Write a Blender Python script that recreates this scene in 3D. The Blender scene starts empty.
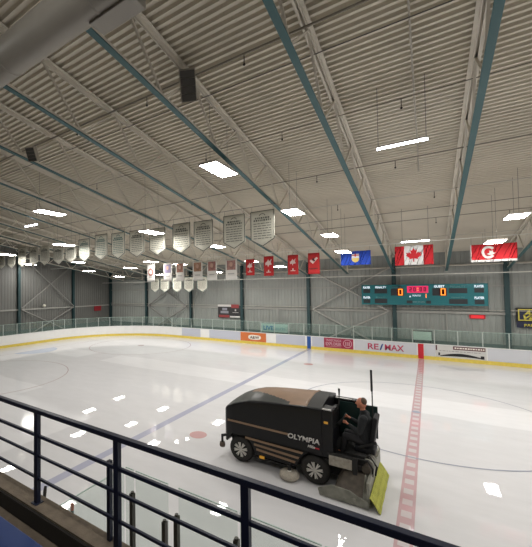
import bpy, bmesh, math, random
from mathutils import Vector, Matrix
random.seed(7)
PI = math.pi
V = Vector
COL = bpy.context.scene.collection
SC = bpy.context.scene

# ------------------------------------------------------------------ materials
def lin(c):
    return tuple((x / 12.92 if x <= .04045 else ((x + .055) / 1.055) ** 2.4) for x in c)

def mat(name, rgb, rough=.6, metal=0., emit=None, es=0., noise=0., nscale=8., bump=0., bscale=40., coat=0., spec=.5, crough=.05):
    m = bpy.data.materials.new(name); m.use_nodes = True
    nt = m.node_tree; b = nt.nodes['Principled BSDF']
    b.inputs['Base Color'].default_value = (*rgb, 1)
    b.inputs['Roughness'].default_value = rough
    b.inputs['Metallic'].default_value = metal
    b.inputs['Coat Weight'].default_value = coat
    b.inputs['Coat Roughness'].default_value = crough
    b.inputs['Specular IOR Level'].default_value = spec
    if emit:
        b.inputs['Emission Color'].default_value = (*emit, 1)
        b.inputs['Emission Strength'].default_value = es
    tc = nt.nodes.new('ShaderNodeTexCoord')
    if noise:
        n = nt.nodes.new('ShaderNodeTexNoise'); n.inputs['Scale'].default_value = nscale; n.inputs['Detail'].default_value = 5
        nt.links.new(tc.outputs['Object'], n.inputs['Vector'])
        r = nt.nodes.new('ShaderNodeMapRange'); r.inputs[1].default_value = .3; r.inputs[2].default_value = .7
        r.inputs[3].default_value = 1 - noise; r.inputs[4].default_value = 1 + noise
        nt.links.new(n.outputs['Fac'], r.inputs[0])
        mx = nt.nodes.new('ShaderNodeMix'); mx.data_type = 'RGBA'; mx.blend_type = 'MULTIPLY'; mx.inputs[0].default_value = 1
        mx.inputs[6].default_value = (*rgb, 1)
        nt.links.new(r.outputs[0], mx.inputs[7]); nt.links.new(mx.outputs[2], b.inputs['Base Color'])
    if bump:
        n = nt.nodes.new('ShaderNodeTexNoise'); n.inputs['Scale'].default_value = bscale; n.inputs['Detail'].default_value = 4
        nt.links.new(tc.outputs['Object'], n.inputs['Vector'])
        bp = nt.nodes.new('ShaderNodeBump'); bp.inputs['Strength'].default_value = bump; bp.inputs['Distance'].default_value = .02
        nt.links.new(n.outputs['Fac'], bp.inputs['Height']); nt.links.new(bp.outputs['Normal'], b.inputs['Normal'])
    return m

def glow(name, rgb, s):
    return mat(name, (.02, .02, .02), .5, emit=rgb, es=s)

def glass_mat(name, tint, refl=.08, haze=None, hz=0.):
    m = bpy.data.materials.new(name); m.use_nodes = True; nt = m.node_tree
    for n in list(nt.nodes):
        if n.type != 'OUTPUT_MATERIAL': nt.nodes.remove(n)
    out = [n for n in nt.nodes if n.type == 'OUTPUT_MATERIAL'][0]
    tr = nt.nodes.new('ShaderNodeBsdfTransparent'); tr.inputs[0].default_value = (*tint, 1)
    gl = nt.nodes.new('ShaderNodeBsdfGlossy'); gl.inputs['Roughness'].default_value = .04
    gl.inputs['Color'].default_value = (.9, .95, .93, 1)
    fr = nt.nodes.new('ShaderNodeFresnel'); fr.inputs[0].default_value = 1.3
    mx = nt.nodes.new('ShaderNodeMixShader')
    ge = nt.nodes.new('ShaderNodeNewGeometry'); sb_ = nt.nodes.new('ShaderNodeMath'); sb_.operation = 'SUBTRACT'; sb_.inputs[0].default_value = 1
    ml = nt.nodes.new('ShaderNodeMath'); ml.operation = 'MULTIPLY'
    nt.links.new(ge.outputs['Backfacing'], sb_.inputs[1]); nt.links.new(fr.outputs[0], ml.inputs[0]); nt.links.new(sb_.outputs[0], ml.inputs[1])
    nt.links.new(ml.outputs[0], mx.inputs[0]); nt.links.new(tr.outputs[0], mx.inputs[1]); nt.links.new(gl.outputs[0], mx.inputs[2])
    last = mx
    if haze:
        df = nt.nodes.new('ShaderNodeBsdfDiffuse'); df.inputs[0].default_value = (*haze, 1)
        m2 = nt.nodes.new('ShaderNodeMixShader'); m2.inputs[0].default_value = hz
        nt.links.new(mx.outputs[0], m2.inputs[1]); nt.links.new(df.outputs[0], m2.inputs[2]); last = m2
    nt.links.new(last.outputs[0], out.inputs[0])
    return m

# ------------------------------------------------------------------ mesh builder
class MB:
    def __init__(self, *mats):
        self.v = []; self.f = []; self.mi = []; self.sm = []; self.mats = list(mats)
    def _m(self, m):
        if m is None: return 0
        if m not in self.mats: self.mats.append(m)
        return self.mats.index(m)
    def face(self, pts, m=None, sm=False):
        i = len(self.v); self.v += [tuple(p) for p in pts]; self.f.append(tuple(range(i, i + len(pts)))); self.mi.append(self._m(m)); self.sm.append(sm)
    def raw(self, verts, faces, m=None, sm=False):
        i = len(self.v); self.v += [tuple(p) for p in verts]; k = self._m(m)
        for f in faces: self.f.append(tuple(a + i for a in f)); self.mi.append(k); self.sm.append(sm)
    def box(self, a, b, m=None):
        x0, x1 = sorted((a[0], b[0])); y0, y1 = sorted((a[1], b[1])); z0, z1 = sorted((a[2], b[2]))
        vs = [(x, y, z) for z in (z0, z1) for y in (y0, y1) for x in (x0, x1)]
        self.raw(vs, [(0, 2, 3, 1), (4, 5, 7, 6), (0, 1, 5, 4), (2, 6, 7, 3), (0, 4, 6, 2), (1, 3, 7, 5)], m)
    def bar(self, p, q, w, h, m=None, up=(0, 0, 1), roll=0):
        p, q = V(p), V(q); d = (q - p).normalized(); u = V(up)
        if abs(d.dot(u)) > .98: u = V((0, 1, 0))
        s = d.cross(u).normalized(); t = s.cross(d)
        vs = []
        for c in (p, q):
            for a, b in ((-1, -1), (1, -1), (1, 1), (-1, 1)): vs.append(c + s * (a * w / 2) + t * (b * h / 2))
        self.raw(vs, [(0, 1, 2, 3), (7, 6, 5, 4), (0, 4, 5, 1), (1, 5, 6, 2), (2, 6, 7, 3), (3, 7, 4, 0)], m)
    def tube(self, pts, r, n=10, m=None, cap=True):
        pts = [V(p) for p in pts]; rr = r if isinstance(r, (list, tuple)) else [r] * len(pts)
        d0 = (pts[1] - pts[0]).normalized(); u = V((0, 0, 1)) if abs(d0.z) < .9 else V((1, 0, 0))
        vs = []; prev = None
        for i, p in enumerate(pts):
            if i == 0: d = d0
            elif i == len(pts) - 1: d = (pts[-1] - pts[-2]).normalized()
            else: d = ((pts[i + 1] - p).normalized() + (p - pts[i - 1]).normalized()).normalized()
            s = d.cross(u).normalized() if prev is None else (prev - d * prev.dot(d)).normalized()
            prev = s; t = s.cross(d)
            for k in range(n):
                a = 2 * PI * k / n; vs.append(p + (s * math.cos(a) + t * math.sin(a)) * rr[i])
        fs = [(i * n + k, i * n + (k + 1) % n, (i + 1) * n + (k + 1) % n, (i + 1) * n + k) for i in range(len(pts) - 1) for k in range(n)]
        self.raw(vs, fs, m, True)
        if cap:
            self.face(vs[:n][::-1], m); self.face(vs[-n:], m)
    def lathe(self, prof, c, axis='y', n=28, m=None, sm=True):
        # prof: (radius, offset along axis)
        vs = []
        for r, o in prof:
            for k in range(n):
                a = 2 * PI * k / n; x, y = r * math.cos(a), r * math.sin(a)
                vs.append({'y': (c[0] + x, c[1] + o, c[2] + y), 'z': (c[0] + x, c[1] + y, c[2] + o), 'x': (c[0] + o, c[1] + x, c[2] + y)}[axis])
        fs = [(i * n + k, i * n + (k + 1) % n, (i + 1) * n + (k + 1) % n, (i + 1) * n + k) for i in range(len(prof) - 1) for k in range(n)]
        self.raw(vs, fs, m, sm)
    def prism(self, poly, y0, y1, m=None, axis='y'):
        # poly in (x,z) extruded along y ; axis 'x': poly in (y,z) ; 'z': (x,y)
        def P(a, b, o): return {'y': (a, o, b), 'x': (o, a, b), 'z': (a, b, o)}[axis]
        n = len(poly); vs = [P(a, b, y0) for a, b in poly] + [P(a, b, y1) for a, b in poly]
        fs = [tuple(range(n))[::-1], tuple(range(n, 2 * n))] + [(k, (k + 1) % n, n + (k + 1) % n, n + k) for k in range(n)]
        self.raw(vs, fs, m)
    def build(self, name, parent=None, origin=(0, 0, 0), bevel=0, rot=None):
        me = bpy.data.meshes.new(name); o0 = V(origin)
        me.from_pydata([tuple(V(p) - o0) for p in self.v], [], self.f)
        for m in self.mats: me.materials.append(m)
        for p, k, s in zip(me.polygons, self.mi, self.sm): p.material_index = k; p.use_smooth = s
        bm = bmesh.new(); bm.from_mesh(me)
        bmesh.ops.remove_doubles(bm, verts=bm.verts, dist=1e-5) if bevel else None
        bmesh.ops.recalc_face_normals(bm, faces=bm.faces); bm.to_mesh(me); bm.free()
        o = bpy.data.objects.new(name, me); COL.objects.link(o)
        if parent is not None: o.parent = parent
        else: o.location = o0
        if bevel:
            md = o.modifiers.new('bevel', 'BEVEL'); md.width = bevel; md.segments = 2; md.limit_method = 'ANGLE'
        return o

def tag(o, label=None, cat=None, group=None, kind=None):
    if label: o['label'] = label
    if cat: o['category'] = cat
    if group: o['group'] = group
    if kind: o['kind'] = kind
    return o
def thing(name, loc, label, cat, group=None):
    o = bpy.data.objects.new(name, None); COL.objects.link(o); o.location = loc; o.empty_display_size = .2
    return tag(o, label, cat, group)
def struct(name, mb, **k): return tag(mb.build(name, **k), kind='structure')
def dup(root, loc, label=None, group=None):
    r = root.copy(); COL.objects.link(r); r.location = loc
    if label: r['label'] = label
    if group: r['group'] = group
    for ch in list(root.children):
        c = ch.copy(); COL.objects.link(c); c.parent = r
        for g in ch.children:
            d = g.copy(); COL.objects.link(d); d.parent = c
    return r
def text(name, s, w, h, center, mt, parent=None, origin=(0, 0, 0), facing='-y', depth=.006, shear=0, fit=True, bold=0.0):
    cu = bpy.data.curves.new(name, 'FONT'); cu.body = s; cu.size = 1; cu.extrude = 0; cu.align_x = 'LEFT'; cu.shear = shear; cu.offset = bold
    cu.resolution_u = 3
    tmp = bpy.data.objects.new(name + '_tmp', cu); COL.objects.link(tmp)
    dg = bpy.context.evaluated_depsgraph_get(); dg.update()
    me = bpy.data.meshes.new_from_object(tmp.evaluated_get(dg)); bpy.data.objects.remove(tmp); bpy.data.curves.remove(cu)
    xs = [v.co.x for v in me.vertices]; ys = [v.co.y for v in me.vertices]
    sx = w / (max(xs) - min(xs)); sy = h / (max(ys) - min(ys)); cx = (max(xs) + min(xs)) / 2; cy = (max(ys) + min(ys)) / 2
    c = V(center) - V(origin)
    for v in me.vertices:
        x, y = (v.co.x - cx) * sx, (v.co.y - cy) * sy
        v.co = (c.x + x, c.y, c.z + y)
    me.materials.clear(); me.materials.append(mt)
    bm = bmesh.new(); bm.from_mesh(me)
    g = bmesh.ops.extrude_face_region(bm, geom=bm.faces[:])
    bmesh.ops.translate(bm, verts=[e for e in g['geom'] if isinstance(e, bmesh.types.BMVert)], vec=(0, -depth, 0))
    bmesh.ops.recalc_face_normals(bm, faces=bm.faces); bm.to_mesh(me); bm.free()
    o = bpy.data.objects.new(name, me); COL.objects.link(o)
    if parent is not None: o.parent = parent
    else: o.location = origin
    return o

# palette
M_deck = mat('deck_paint', (.63, .58, .485), .55, noise=.06, nscale=.6)
M_beam = mat('beam_paint', (.70, .655, .57), .55, noise=.05, nscale=2)
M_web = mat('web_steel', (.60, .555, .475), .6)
M_teal = mat('teal_paint', (.030, .105, .115), .45)
M_col = mat('column_paint', (.022, .055, .06), .5)
M_pipe = mat('pipe_dark', (.24, .215, .175), .5)
M_pipe_l = mat('pipe_pale', (.55, .52, .46), .5)
M_duct = mat('duct_metal', (.30, .28, .245), .45, metal=.0, noise=.05, nscale=2)
M_girt = mat('girt', (.36, .355, .33), .6)
M_brace = mat('brace', (.40, .39, .365), .6)
M_white = mat('board_white', (.80, .795, .78), .35, noise=.02, nscale=3)
M_yellow = mat('kick_yellow', (.72, .56, .10), .4, noise=.08, nscale=6)
M_bluegrey = mat('board_bluegrey', (.50, .52, .60), .4)
M_black = mat('black_paint', (.012, .012, .014), .4)
M_red = mat('red_paint', (.55, .015, .03), .5)
M_blue = mat('blue_paint', (.02, .09, .32), .5)
M_post = mat('stanchion', (.46, .50, .47), .4)
M_postdark = mat('stanchion_bronze', (.055, .05, .042), .4, metal=.3)
M_rail = mat('rail_navy', (.010, .014, .035), .4, spec=.3)
M_conc = mat('concrete_ledge', (.15, .118, .085), .8, noise=.25, nscale=7, bump=.3)
M_dark = mat('dark_matte', (.02, .017, .014), .8)
M_seat = mat('seat_blue', (.008, .035, .16), .5)
M_floor = mat('concrete_floor', (.20, .20, .19), .8, noise=.1, nscale=2)
M_lamp = glow('lamp_diffuser', (1., .975, .925), 78)
M_lampcase = mat('lamp_case', (.45, .43, .38), .5)
M_wire = mat('wire', (.12, .11, .10), .5)
M_cable = mat('cable_pale', (.70, .69, .64), .5)

# ------------------------------------------------------------------ layout numbers (metres; x along the rink, y across it)
XR = -.52; YF = 29.44; YN = 3.5; YC = 16.79; XL = XR - 30.48; XRR = XR + 30.48; RC = 8.5
WY = 31.0; WX = -33.8; WXR = 33.8; WN = -5.0
SL = .154
def zdeck(y): return 12.45 - .157 * y
def zbot(y): return 10.85 - .152 * y
def ztop(y): return zdeck(y) - .12

# ------------------------------------------------------------------ ice
def ice_material():
    m = bpy.data.materials.new('ice'); m.use_nodes = True; nt = m.node_tree; b = nt.nodes['Principled BSDF']
    N = nt.nodes; Lk = nt.links
    tc = N.new('ShaderNodeTexCoord'); sep = N.new('ShaderNodeSeparateXYZ'); Lk.new(tc.outputs['Object'], sep.inputs[0])
    no = N.new('ShaderNodeTexNoise'); no.inputs['Scale'].default_value = .35; no.inputs['Detail'].default_value = 4; Lk.new(tc.outputs['Object'], no.inputs['Vector'])
    def mth(op, a, c, d=None):
        n = N.new('ShaderNodeMath'); n.operation = op
        for i, q in enumerate((a, c) if d is None else (a, c, d)):
            if isinstance(q, (int, float)): n.inputs[i].default_value = q
            else: Lk.new(q, n.inputs[i])
        return n.outputs[0]
    wob = mth('MULTIPLY', mth('SUBTRACT', no.outputs['Fac'], .5), .5)
    X = mth('ADD', sep.outputs[0], wob); Y = mth('ADD', sep.outputs[1], wob)
    def band(v, a, c, s=.06):
        r1 = N.new('ShaderNodeMapRange'); r1.inputs[1].default_value = a - s; r1.inputs[2].default_value = a + s; Lk.new(v, r1.inputs[0])
        r2 = N.new('ShaderNodeMapRange'); r2.inputs[1].default_value = c - s; r2.inputs[2].default_value = c + s; r2.inputs[3].default_value = 1; r2.inputs[4].default_value = 0; Lk.new(v, r2.inputs[0])
        return mth('MULTIPLY', r1.outputs[0], r2.outputs[0])
    # dry, scraped lanes the machine has not flooded yet
    d = mth('MULTIPLY', band(Y, 16.75, 19.2), mth('MAXIMUM', band(X, -19.5, 40), band(X, -26.2, -21.9)))
    d = mth('MAXIMUM', d, mth('MULTIPLY', band(Y, 2, 10.6), band(X, -40, -16.6)))
    d = mth('MAXIMUM', d, mth('MULTIPLY', band(Y, 2, 9.1, .2), band(X, -40, -11.)))
    d = mth('MAXIMUM', d, mth('MULTIPLY', band(Y, 23.8, 29.4, .3), .6))
    n2 = N.new('ShaderNodeTexNoise'); n2.inputs['Scale'].default_value = 2.2; n2.inputs['Detail'].default_value = 6; n2.inputs['Roughness'].default_value = .65
    mp = N.new('ShaderNodeMapping'); mp.inputs['Scale'].default_value = (.35, 1, 1); Lk.new(tc.outputs['Object'], mp.inputs[0]); Lk.new(mp.outputs[0], n2.inputs['Vector'])
    mix = N.new('ShaderNodeMix'); mix.data_type = 'RGBA'; mix.inputs[6].default_value = (.66, .655, .67, 1); mix.inputs[7].default_value = (.745, .74, .755, 1)
    Lk.new(d, mix.inputs[0])
    r = N.new('ShaderNodeMapRange'); r.inputs[1].default_value = .3; r.inputs[2].default_value = .7; r.inputs[3].default_value = .96; r.inputs[4].default_value = 1.04; Lk.new(n2.outputs['Fac'], r.inputs[0])
    mu = N.new('ShaderNodeMix'); mu.data_type = 'RGBA'; mu.blend_type = 'MULTIPLY'; mu.inputs[0].default_value = 1
    Lk.new(mix.outputs[2], mu.inputs[6]); Lk.new(r.outputs[0], mu.inputs[7]); Lk.new(mu.outputs[2], b.inputs['Base Color'])
    b.inputs['Roughness'].default_value = .6
    b.inputs['Specular IOR Level'].default_value = .2
    b.inputs['Coat Weight'].default_value = 1; b.inputs['Coat IOR'].default_value = 1.29
    rr = N.new('ShaderNodeMapRange'); rr.inputs[3].default_value = .015; rr.inputs[4].default_value = .10; Lk.new(d, rr.inputs[0]); Lk.new(rr.outputs[0], b.inputs['Coat Roughness'])
    n3 = N.new('ShaderNodeTexNoise'); n3.inputs['Scale'].default_value = 2.5; n3.inputs['Detail'].default_value = 3; Lk.new(tc.outputs['Object'], n3.inputs['Vector'])
    bp = N.new('ShaderNodeBump'); bp.inputs['Strength'].default_value = .018; bp.inputs['Distance'].default_value = .05
    Lk.new(n3.outputs['Fac'], bp.inputs['Height']); Lk.new(bp.outputs['Normal'], b.inputs['Coat Normal'])
    return m
M_ice = ice_material()
def ice_paint(name, rgb): return mat(name, rgb, .6, coat=1, spec=.2, crough=.06)
P_red = ice_paint('ice_red', (.55, .37, .39)); P_blue = ice_paint('ice_blue', (.43, .44, .56)); P_white = ice_paint('ice_white', (.62, .57, .58))
P_circ = ice_paint('ice_circle_blue', (.36, .38, .46)); P_redthin = ice_paint('ice_red_thin', (.50, .40, .40)); P_crease = ice_paint('ice_crease', (.42, .50, .66))
P_dot = ice_paint('ice_red_dot', (.60, .36, .36))

def rink_outline(off=0, n=14):
    x0, x1, y0, y1 = XL - off, XRR + off, YN - off, YF + off; r = RC + off; pts = []
    for cx, cy, a0 in ((x1 - r, y1 - r, 0), (x0 + r, y1 - r, 90), (x0 + r, y0 + r, 180), (x1 - r, y0 + r, 270)):
        for k in range(n + 1):
            a = math.radians(a0 + 90 * k / n); pts.append((cx + r * math.cos(a), cy + r * math.sin(a)))
    return pts
ice = MB(M_ice)
ice.face([(x, y, 0) for x, y in rink_outline(-.0)])
def rect(x0, y0, x1, y1, z, m): ice.face([(x0, y0, z), (x1, y0, z), (x1, y1, z), (x0, y1, z)], m)
rect(XR - .16, YN + .1, XR + .16, YF - .1, .003, P_red)
y = YN + .3
while y < YF - .6:
    rect(XR - .1, y, XR + .1, y + .26, .005, P_white); y += .52
for s in (-1, 1):
    xb = XR + s * 7.70; rect(xb - .15, YN + .1, xb + .15, YF - .1, .003, P_blue)
    xg = XR + s * (30.48 - 3.35); rect(xg - .03, YN + 2.4, xg + .03, YF - 2.4, .003, P_redthin)
    # crease
    pts = [(xg - s * 1.83 * math.sin(PI * k / 16), YC + 1.83 * math.cos(PI * k / 16), .004) for k in range(17)]
    ice.face(pts, P_crease)
def ring(cx, cy, r, w, z, m, n=72):
    for k in range(n):
        a, b = 2 * PI * k / n, 2 * PI * (k + 1) / n
        ice.face([(cx + q * math.cos(t), cy + q * math.sin(t), z) for q, t in ((r - w, a), (r, a), (r, b), (r - w, b))], m)
def disc(cx, cy, r, z, m, n=24): ice.face([(cx + r * math.cos(2 * PI * k / n), cy + r * math.sin(2 * PI * k / n), z) for k in range(n)], m)
ring(XR, YC, 4.57, .06, .006, P_circ); disc(XR, YC, .15, .007, P_circ)
for s in (-1, 1):
    for t in (-1, 1):
        disc(XR + s * 6.1, YC + t * 6.7, .30, .004, P_dot)
        cx, cy = XR + s * 21.03, YC + t * 6.7
        ring(cx, cy, 4.57, .06, .004, P_redthin); disc(cx, cy, .30, .004, P_redthin)
struct('ice_sheet', ice)
# ground slab round and under the rink
fl = MB(M_floor); fl.box((WX - .3, WN, -.4), (WXR + .3, WY + .3, -.02)); struct('floor', fl)

# ------------------------------------------------------------------ walls
def wall_material(name, a, axis):
    m = mat(name, a, .55, noise=.07, nscale=.5)
    return m
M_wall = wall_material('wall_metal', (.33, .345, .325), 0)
M_wall_end_dim = wall_material('wall_metal_end_dim', (.17, .17, .16), 0)  # wall metal darkened, the dimmer light at the end put into its colour
M_wains = mat('wall_base_dark', (.10, .135, .13), .6)
def ribbed(mb, a, b, z0, ztopf, axis, m, pitch=.30, d=.035, sign=-1, base=31.0):
    # vertical ribs: little trapezoids
    u = a
    prof = []
    while u < b:
        prof += [(u, 0), (u + pitch * .62, 0), (u + pitch * .70, d), (u + pitch * .92, d)]
        u += pitch
    prof.append((b, 0))
    for (u0, d0), (u1, d1) in zip(prof[:-1], prof[1:]):
        def P(u, dd, z): return (u, base + sign * dd, z) if axis == 'x' else (base + sign * dd, u, z)
        mb.face([P(u0, d0, z0), P(u1, d1, z0), P(u1, d1, ztopf(u1)), P(u0, d0, ztopf(u0))], m)
wb = MB(M_wall); ribbed(wb, WX, WXR, 1.15, lambda u: zdeck(WY) + .15, 'x', M_wall, base=WY)
wb.face([(WX, WY + .12, -.02), (WXR, WY + .12, -.02), (WXR, WY + .12, 8), (WX, WY + .12, 8)], M_wall)
wb.box((WX, WY - .06, -.02), (WXR, WY + .1, 1.15), M_wains)
struct('wall_back', wb)
we = MB(M_wall_end_dim); ribbed(we, WN, WY, 1.15, lambda u: zdeck(u) + .15, 'y', M_wall_end_dim, sign=1, base=WX)
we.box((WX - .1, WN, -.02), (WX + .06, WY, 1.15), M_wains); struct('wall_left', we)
wr = MB(M_wall_end_dim); ribbed(wr, WN, WY, 0, lambda u: zdeck(u) + .15, 'y', M_wall_end_dim, sign=-1, base=WXR); struct('wall_right', wr)
wn = MB(M_wall_end_dim); ribbed(wn, WX, WXR, 0, lambda u: zdeck(WN) + .15, 'x', M_wall_end_dim, sign=1, base=WN); struct('wall_front', wn)

# ------------------------------------------------------------------ roof deck (ribs run along x)
dk = MB(M_deck)
pitch = .19; y = WN - .05; prof = []
while y < WY + .2:
    prof += [(y, 0), (y + pitch * .34, 0), (y + pitch * .46, -.085), (y + pitch * .88, -.085)]
    y += pitch
# two levels: flat pan and dropped flute
for (y0, d0), (y1, d1) in zip(prof[:-1], prof[1:]):
    dk.face([(WX - .2, y0, zdeck(y0) - d0 - .065), (WXR, y0, zdeck(y0) - d0 - .065), (WXR, y1, zdeck(y1) - d1 - .065), (WX - .2, y1, zdeck(y1) - d1 - .065)], M_deck)
struct('ceiling', dk)

# ------------------------------------------------------------------ columns, girts, braces on the walls
def column(x, y, h, label, end=False):
    o = thing('steel_column', (x, y, 0), label, 'column')
    b = MB(M_col)
    if not end:
        b.box((x - .13, y - .13, -.02), (x + .13, y - .10, h)); b.box((x - .13, y + .10, -.02), (x + .13, y + .13, h)); b.box((x - .02, y - .1, -.02), (x + .02, y + .1, h))
    else:
        b.box((x - .13, y - .13, -.02), (x - .10, y + .13, h)); b.box((x + .10, y - .13, -.02), (x + .13, y + .13, h)); b.box((x - .1, y - .02, -.02), (x + .1, y + .02, h))
    b.build('shaft', o, (x, y, 0))
    p = MB(M_brace); p.box((x - .22, y - .22, -.02), (x + .22, y + .16, .03)); p.build('base_plate', o, (x, y, 0))
    return o
cy = WY - .22
colx = [(-33.4, 'dark steel column in the far left corner of the arena'), (-27.3, 'dark steel column at the left side of the left cross-braced bay of the back wall'),
        (-20.95, 'dark steel column right of the left cross-braced bay, behind the small white pennants'), (-14.9, 'dark steel column beside the black, white and red wall banner'),
        (-8.55, 'dark steel column under the rightmost red banner, over the blue line mark'), (-2.15, 'dark steel column behind the left part of the scoreboard'),
        (4.2, 'dark steel column between the scoreboard and the yellow lettered sign')]
for x, l in colx: column(x, cy, zdeck(cy) - .3, l)
for y, l in ((25.2, 'dark steel column on the left end wall nearest the far corner'), (18.7, 'dark steel column on the left end wall, at the left edge of the photo')):
    column(WX + .22, y, zdeck(y) - .3, l, True)
g = thing('wall_girt', (0, WY - .1, 3.2), 'pale grey horizontal rail along the back wall at mid height', 'wall rail')
b = MB(M_girt); b.box((WX + .1, WY - .14, 3.12), (WXR, WY - .05, 3.28)); b.build('rail_bar', g, (0, WY - .1, 3.2))
b = MB(M_pipe_l); b.tube([(WX + .2, WY - .20, 3.42), (WXR, WY - .20, 3.42)], .022); b.build('conduit', g, (0, WY - .1, 3.2))
b = MB(M_girt); b.box((WX + .1, WY - .12, 5.02), (WXR, WY - .05, 5.12)); tag(b.build('wall_girt'), 'thin grey horizontal rail along the upper back wall behind the scoreboard top', 'wall rail')
b = MB(M_pipe_l); b.tube([(WX + .2, WY - .25, 6.55), (WXR, WY - .25, 6.55)], .06); tag(b.build('eave_pipe'), 'pale pipe running under the roof edge along the back wall', 'pipe')
b = MB(M_girt); b.box((WX + .05, WN, 3.12), (WX + .14, WY, 3.26)); tag(b.build('wall_girt'), 'grey horizontal rail along the left end wall', 'wall rail')
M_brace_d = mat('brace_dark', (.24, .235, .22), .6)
def brace_set(name, segs, label, m=None):
    o = thing(name, segs[0][0], label, 'cross brace')
    for p, q in segs:
        b = MB(m or M_brace); b.tube([p, q], .07, 8); b.build('brace_rod', o, segs[0][0])
    return o
yb = WY - .3
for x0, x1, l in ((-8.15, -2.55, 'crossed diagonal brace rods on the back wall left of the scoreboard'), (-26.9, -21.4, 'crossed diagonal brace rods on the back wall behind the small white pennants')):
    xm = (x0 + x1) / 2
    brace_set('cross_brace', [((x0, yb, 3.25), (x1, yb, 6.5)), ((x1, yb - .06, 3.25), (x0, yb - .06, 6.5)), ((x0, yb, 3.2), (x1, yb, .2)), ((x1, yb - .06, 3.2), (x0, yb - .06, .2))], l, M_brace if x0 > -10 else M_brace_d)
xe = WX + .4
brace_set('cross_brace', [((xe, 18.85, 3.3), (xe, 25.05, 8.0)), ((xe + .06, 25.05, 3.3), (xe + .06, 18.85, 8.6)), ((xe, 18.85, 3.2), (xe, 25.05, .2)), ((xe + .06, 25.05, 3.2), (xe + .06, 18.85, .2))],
          'crossed diagonal brace rods on the left end wall', M_brace_d)

# ------------------------------------------------------------------ roof trusses
Y0T, Y1T = WN + .4, WY - .3
def truss():
    o = thing('roof_truss', (0, 0, 0), 'x', 'roof truss')
    yy = [Y0T + (Y1T - Y0T) * k / 12 for k in range(13)]
    b = MB(M_beam)
    b.bar((0, Y0T, ztop(Y0T)), (0, Y1T, ztop(Y1T)), .24, .02); 
    b.bar((-.035, Y0T, ztop(Y0T) - .07), (-.035, Y1T, ztop(Y1T) - .07), .014, .12); b.bar((.035, Y0T, ztop(Y0T) - .07), (.035, Y1T, ztop(Y1T) - .07), .014, .12)
    b.build('top_chord', o)
    b = MB(M_beam, M_teal)
    b.bar((0, Y0T, zbot(Y0T)), (0, Y1T, zbot(Y1T)), .15, .03, M_teal)
    b.bar((-.035, Y0T, zbot(Y0T) + .065), (-.035, Y1T, zbot(Y1T) + .065), .012, .10, M_beam); b.bar((.035, Y0T, zbot(Y0T) + .065), (.035, Y1T, zbot(Y1T) + .065), .012, .10, M_beam)
    b.build('bottom_chord', o)
    # webs: top nodes every 2.72 m
    node = 2.72; t0 = 10.84 - node * 5
    k = 0
    while t0 + k * node < Y1T - .2:
        ty = t0 + k * node
        for s in (-1, 1):
            by = ty + s * node / 2
            if ty > Y0T and by > Y0T and by < Y1T:
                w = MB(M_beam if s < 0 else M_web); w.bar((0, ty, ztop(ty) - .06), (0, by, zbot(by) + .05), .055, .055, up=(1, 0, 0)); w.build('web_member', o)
        k += 1
    e = MB(M_beam); e.bar((0, Y1T, zbot(Y1T)), (0, Y1T, ztop(Y1T)), .1, .1); e.build('end_post', o)
    return o
tr0 = truss()
names = {2: 'roof truss at the right edge, over the red flag with the white ring', 1: 'teal-bottomed roof truss right of centre, passing between the two red flags',
         0: 'teal-bottomed roof truss in the middle, ending over the left part of the scoreboard', -1: 'teal-bottomed roof truss starting under the big duct and ending beside the blue flag',
         -2: 'roof truss running from the lower end of the duct to the rightmost red banner', -3: 'roof truss third to the left of the central one, behind the rightmost large banners',
         -4: 'roof truss ending above the black, white and red wall banner', -5: 'roof truss passing over the large banners left of the photo middle',
         -6: 'roof truss ending over the small white pennants', -7: 'roof truss beyond the large banners, third from the left end', -8: 'roof truss second from the left end wall', -9: 'roof truss nearest the left end wall'}
first = True
for k in range(2, -10, -1):
    x = -2.15 + 3.215 * k
    if first: tr0.location = (x, 0, 0); tr0['label'] = names[k]; first = False
    else: dup(tr0, (x, 0, 0), names[k])
for k in (3, 5, 7, 9):      # the far right end, beyond the picture
    dup(tr0, (-2.15 + 3.215 * k, 0, 0), 'roof truss beyond the right edge of the photo', 'roof trusses beyond the right edge')

# ------------------------------------------------------------------ pipes along and across the deck
pl = [(7.76, .030, M_pipe, 'dark sprinkler pipe crossing under the roof nearest the camera'), (11.3, .014, M_pipe, 'sprinkler pipe crossing under the roof just nearer than the hanging tube light'),
      (14.9, .022, M_pipe, 'sprinkler pipe crossing under the roof above the large banners'), (18.4, .026, M_pipe_l, 'pale pipe crossing under the roof above the middle of the ice'),
      (22.0, .020, M_pipe, 'sprinkler pipe crossing under the roof above the flags'), (25.6, .022, M_pipe_l, 'pale pipe crossing under the roof between the flags and the back wall')]
for y, r, m, l in pl:
    b = MB(m); b.tube([(WX + .3, y, zdeck(y) - .38), (WXR - .3, y, zdeck(y) - .38)], r, 8); tag(b.build('sprinkler_pipe'), l, 'pipe')
for y, l in ((8.77, 'thin dark conduit crossing under the roof just beyond the nearest pipe'), (20.9, 'thin conduit crossing under the roof in front of the flags')):
    b = MB(M_wire); b.tube([(WX + .3, y, zdeck(y) - .25), (WXR - .3, y, zdeck(y) - .25)], .014, 6); tag(b.build('conduit'), l, 'conduit')
b = MB(M_pipe_l); b.tube([(-.2, WN + .3, zdeck(WN + .3) - .2), (-.2, 15.2, zdeck(15.2) - .2), (-.2, 15.3, zdeck(15.3) - .75)], .022, 8)
tag(b.build('conduit'), 'pale conduit running away from the camera under the roof to the hanging tube light', 'conduit')
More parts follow.
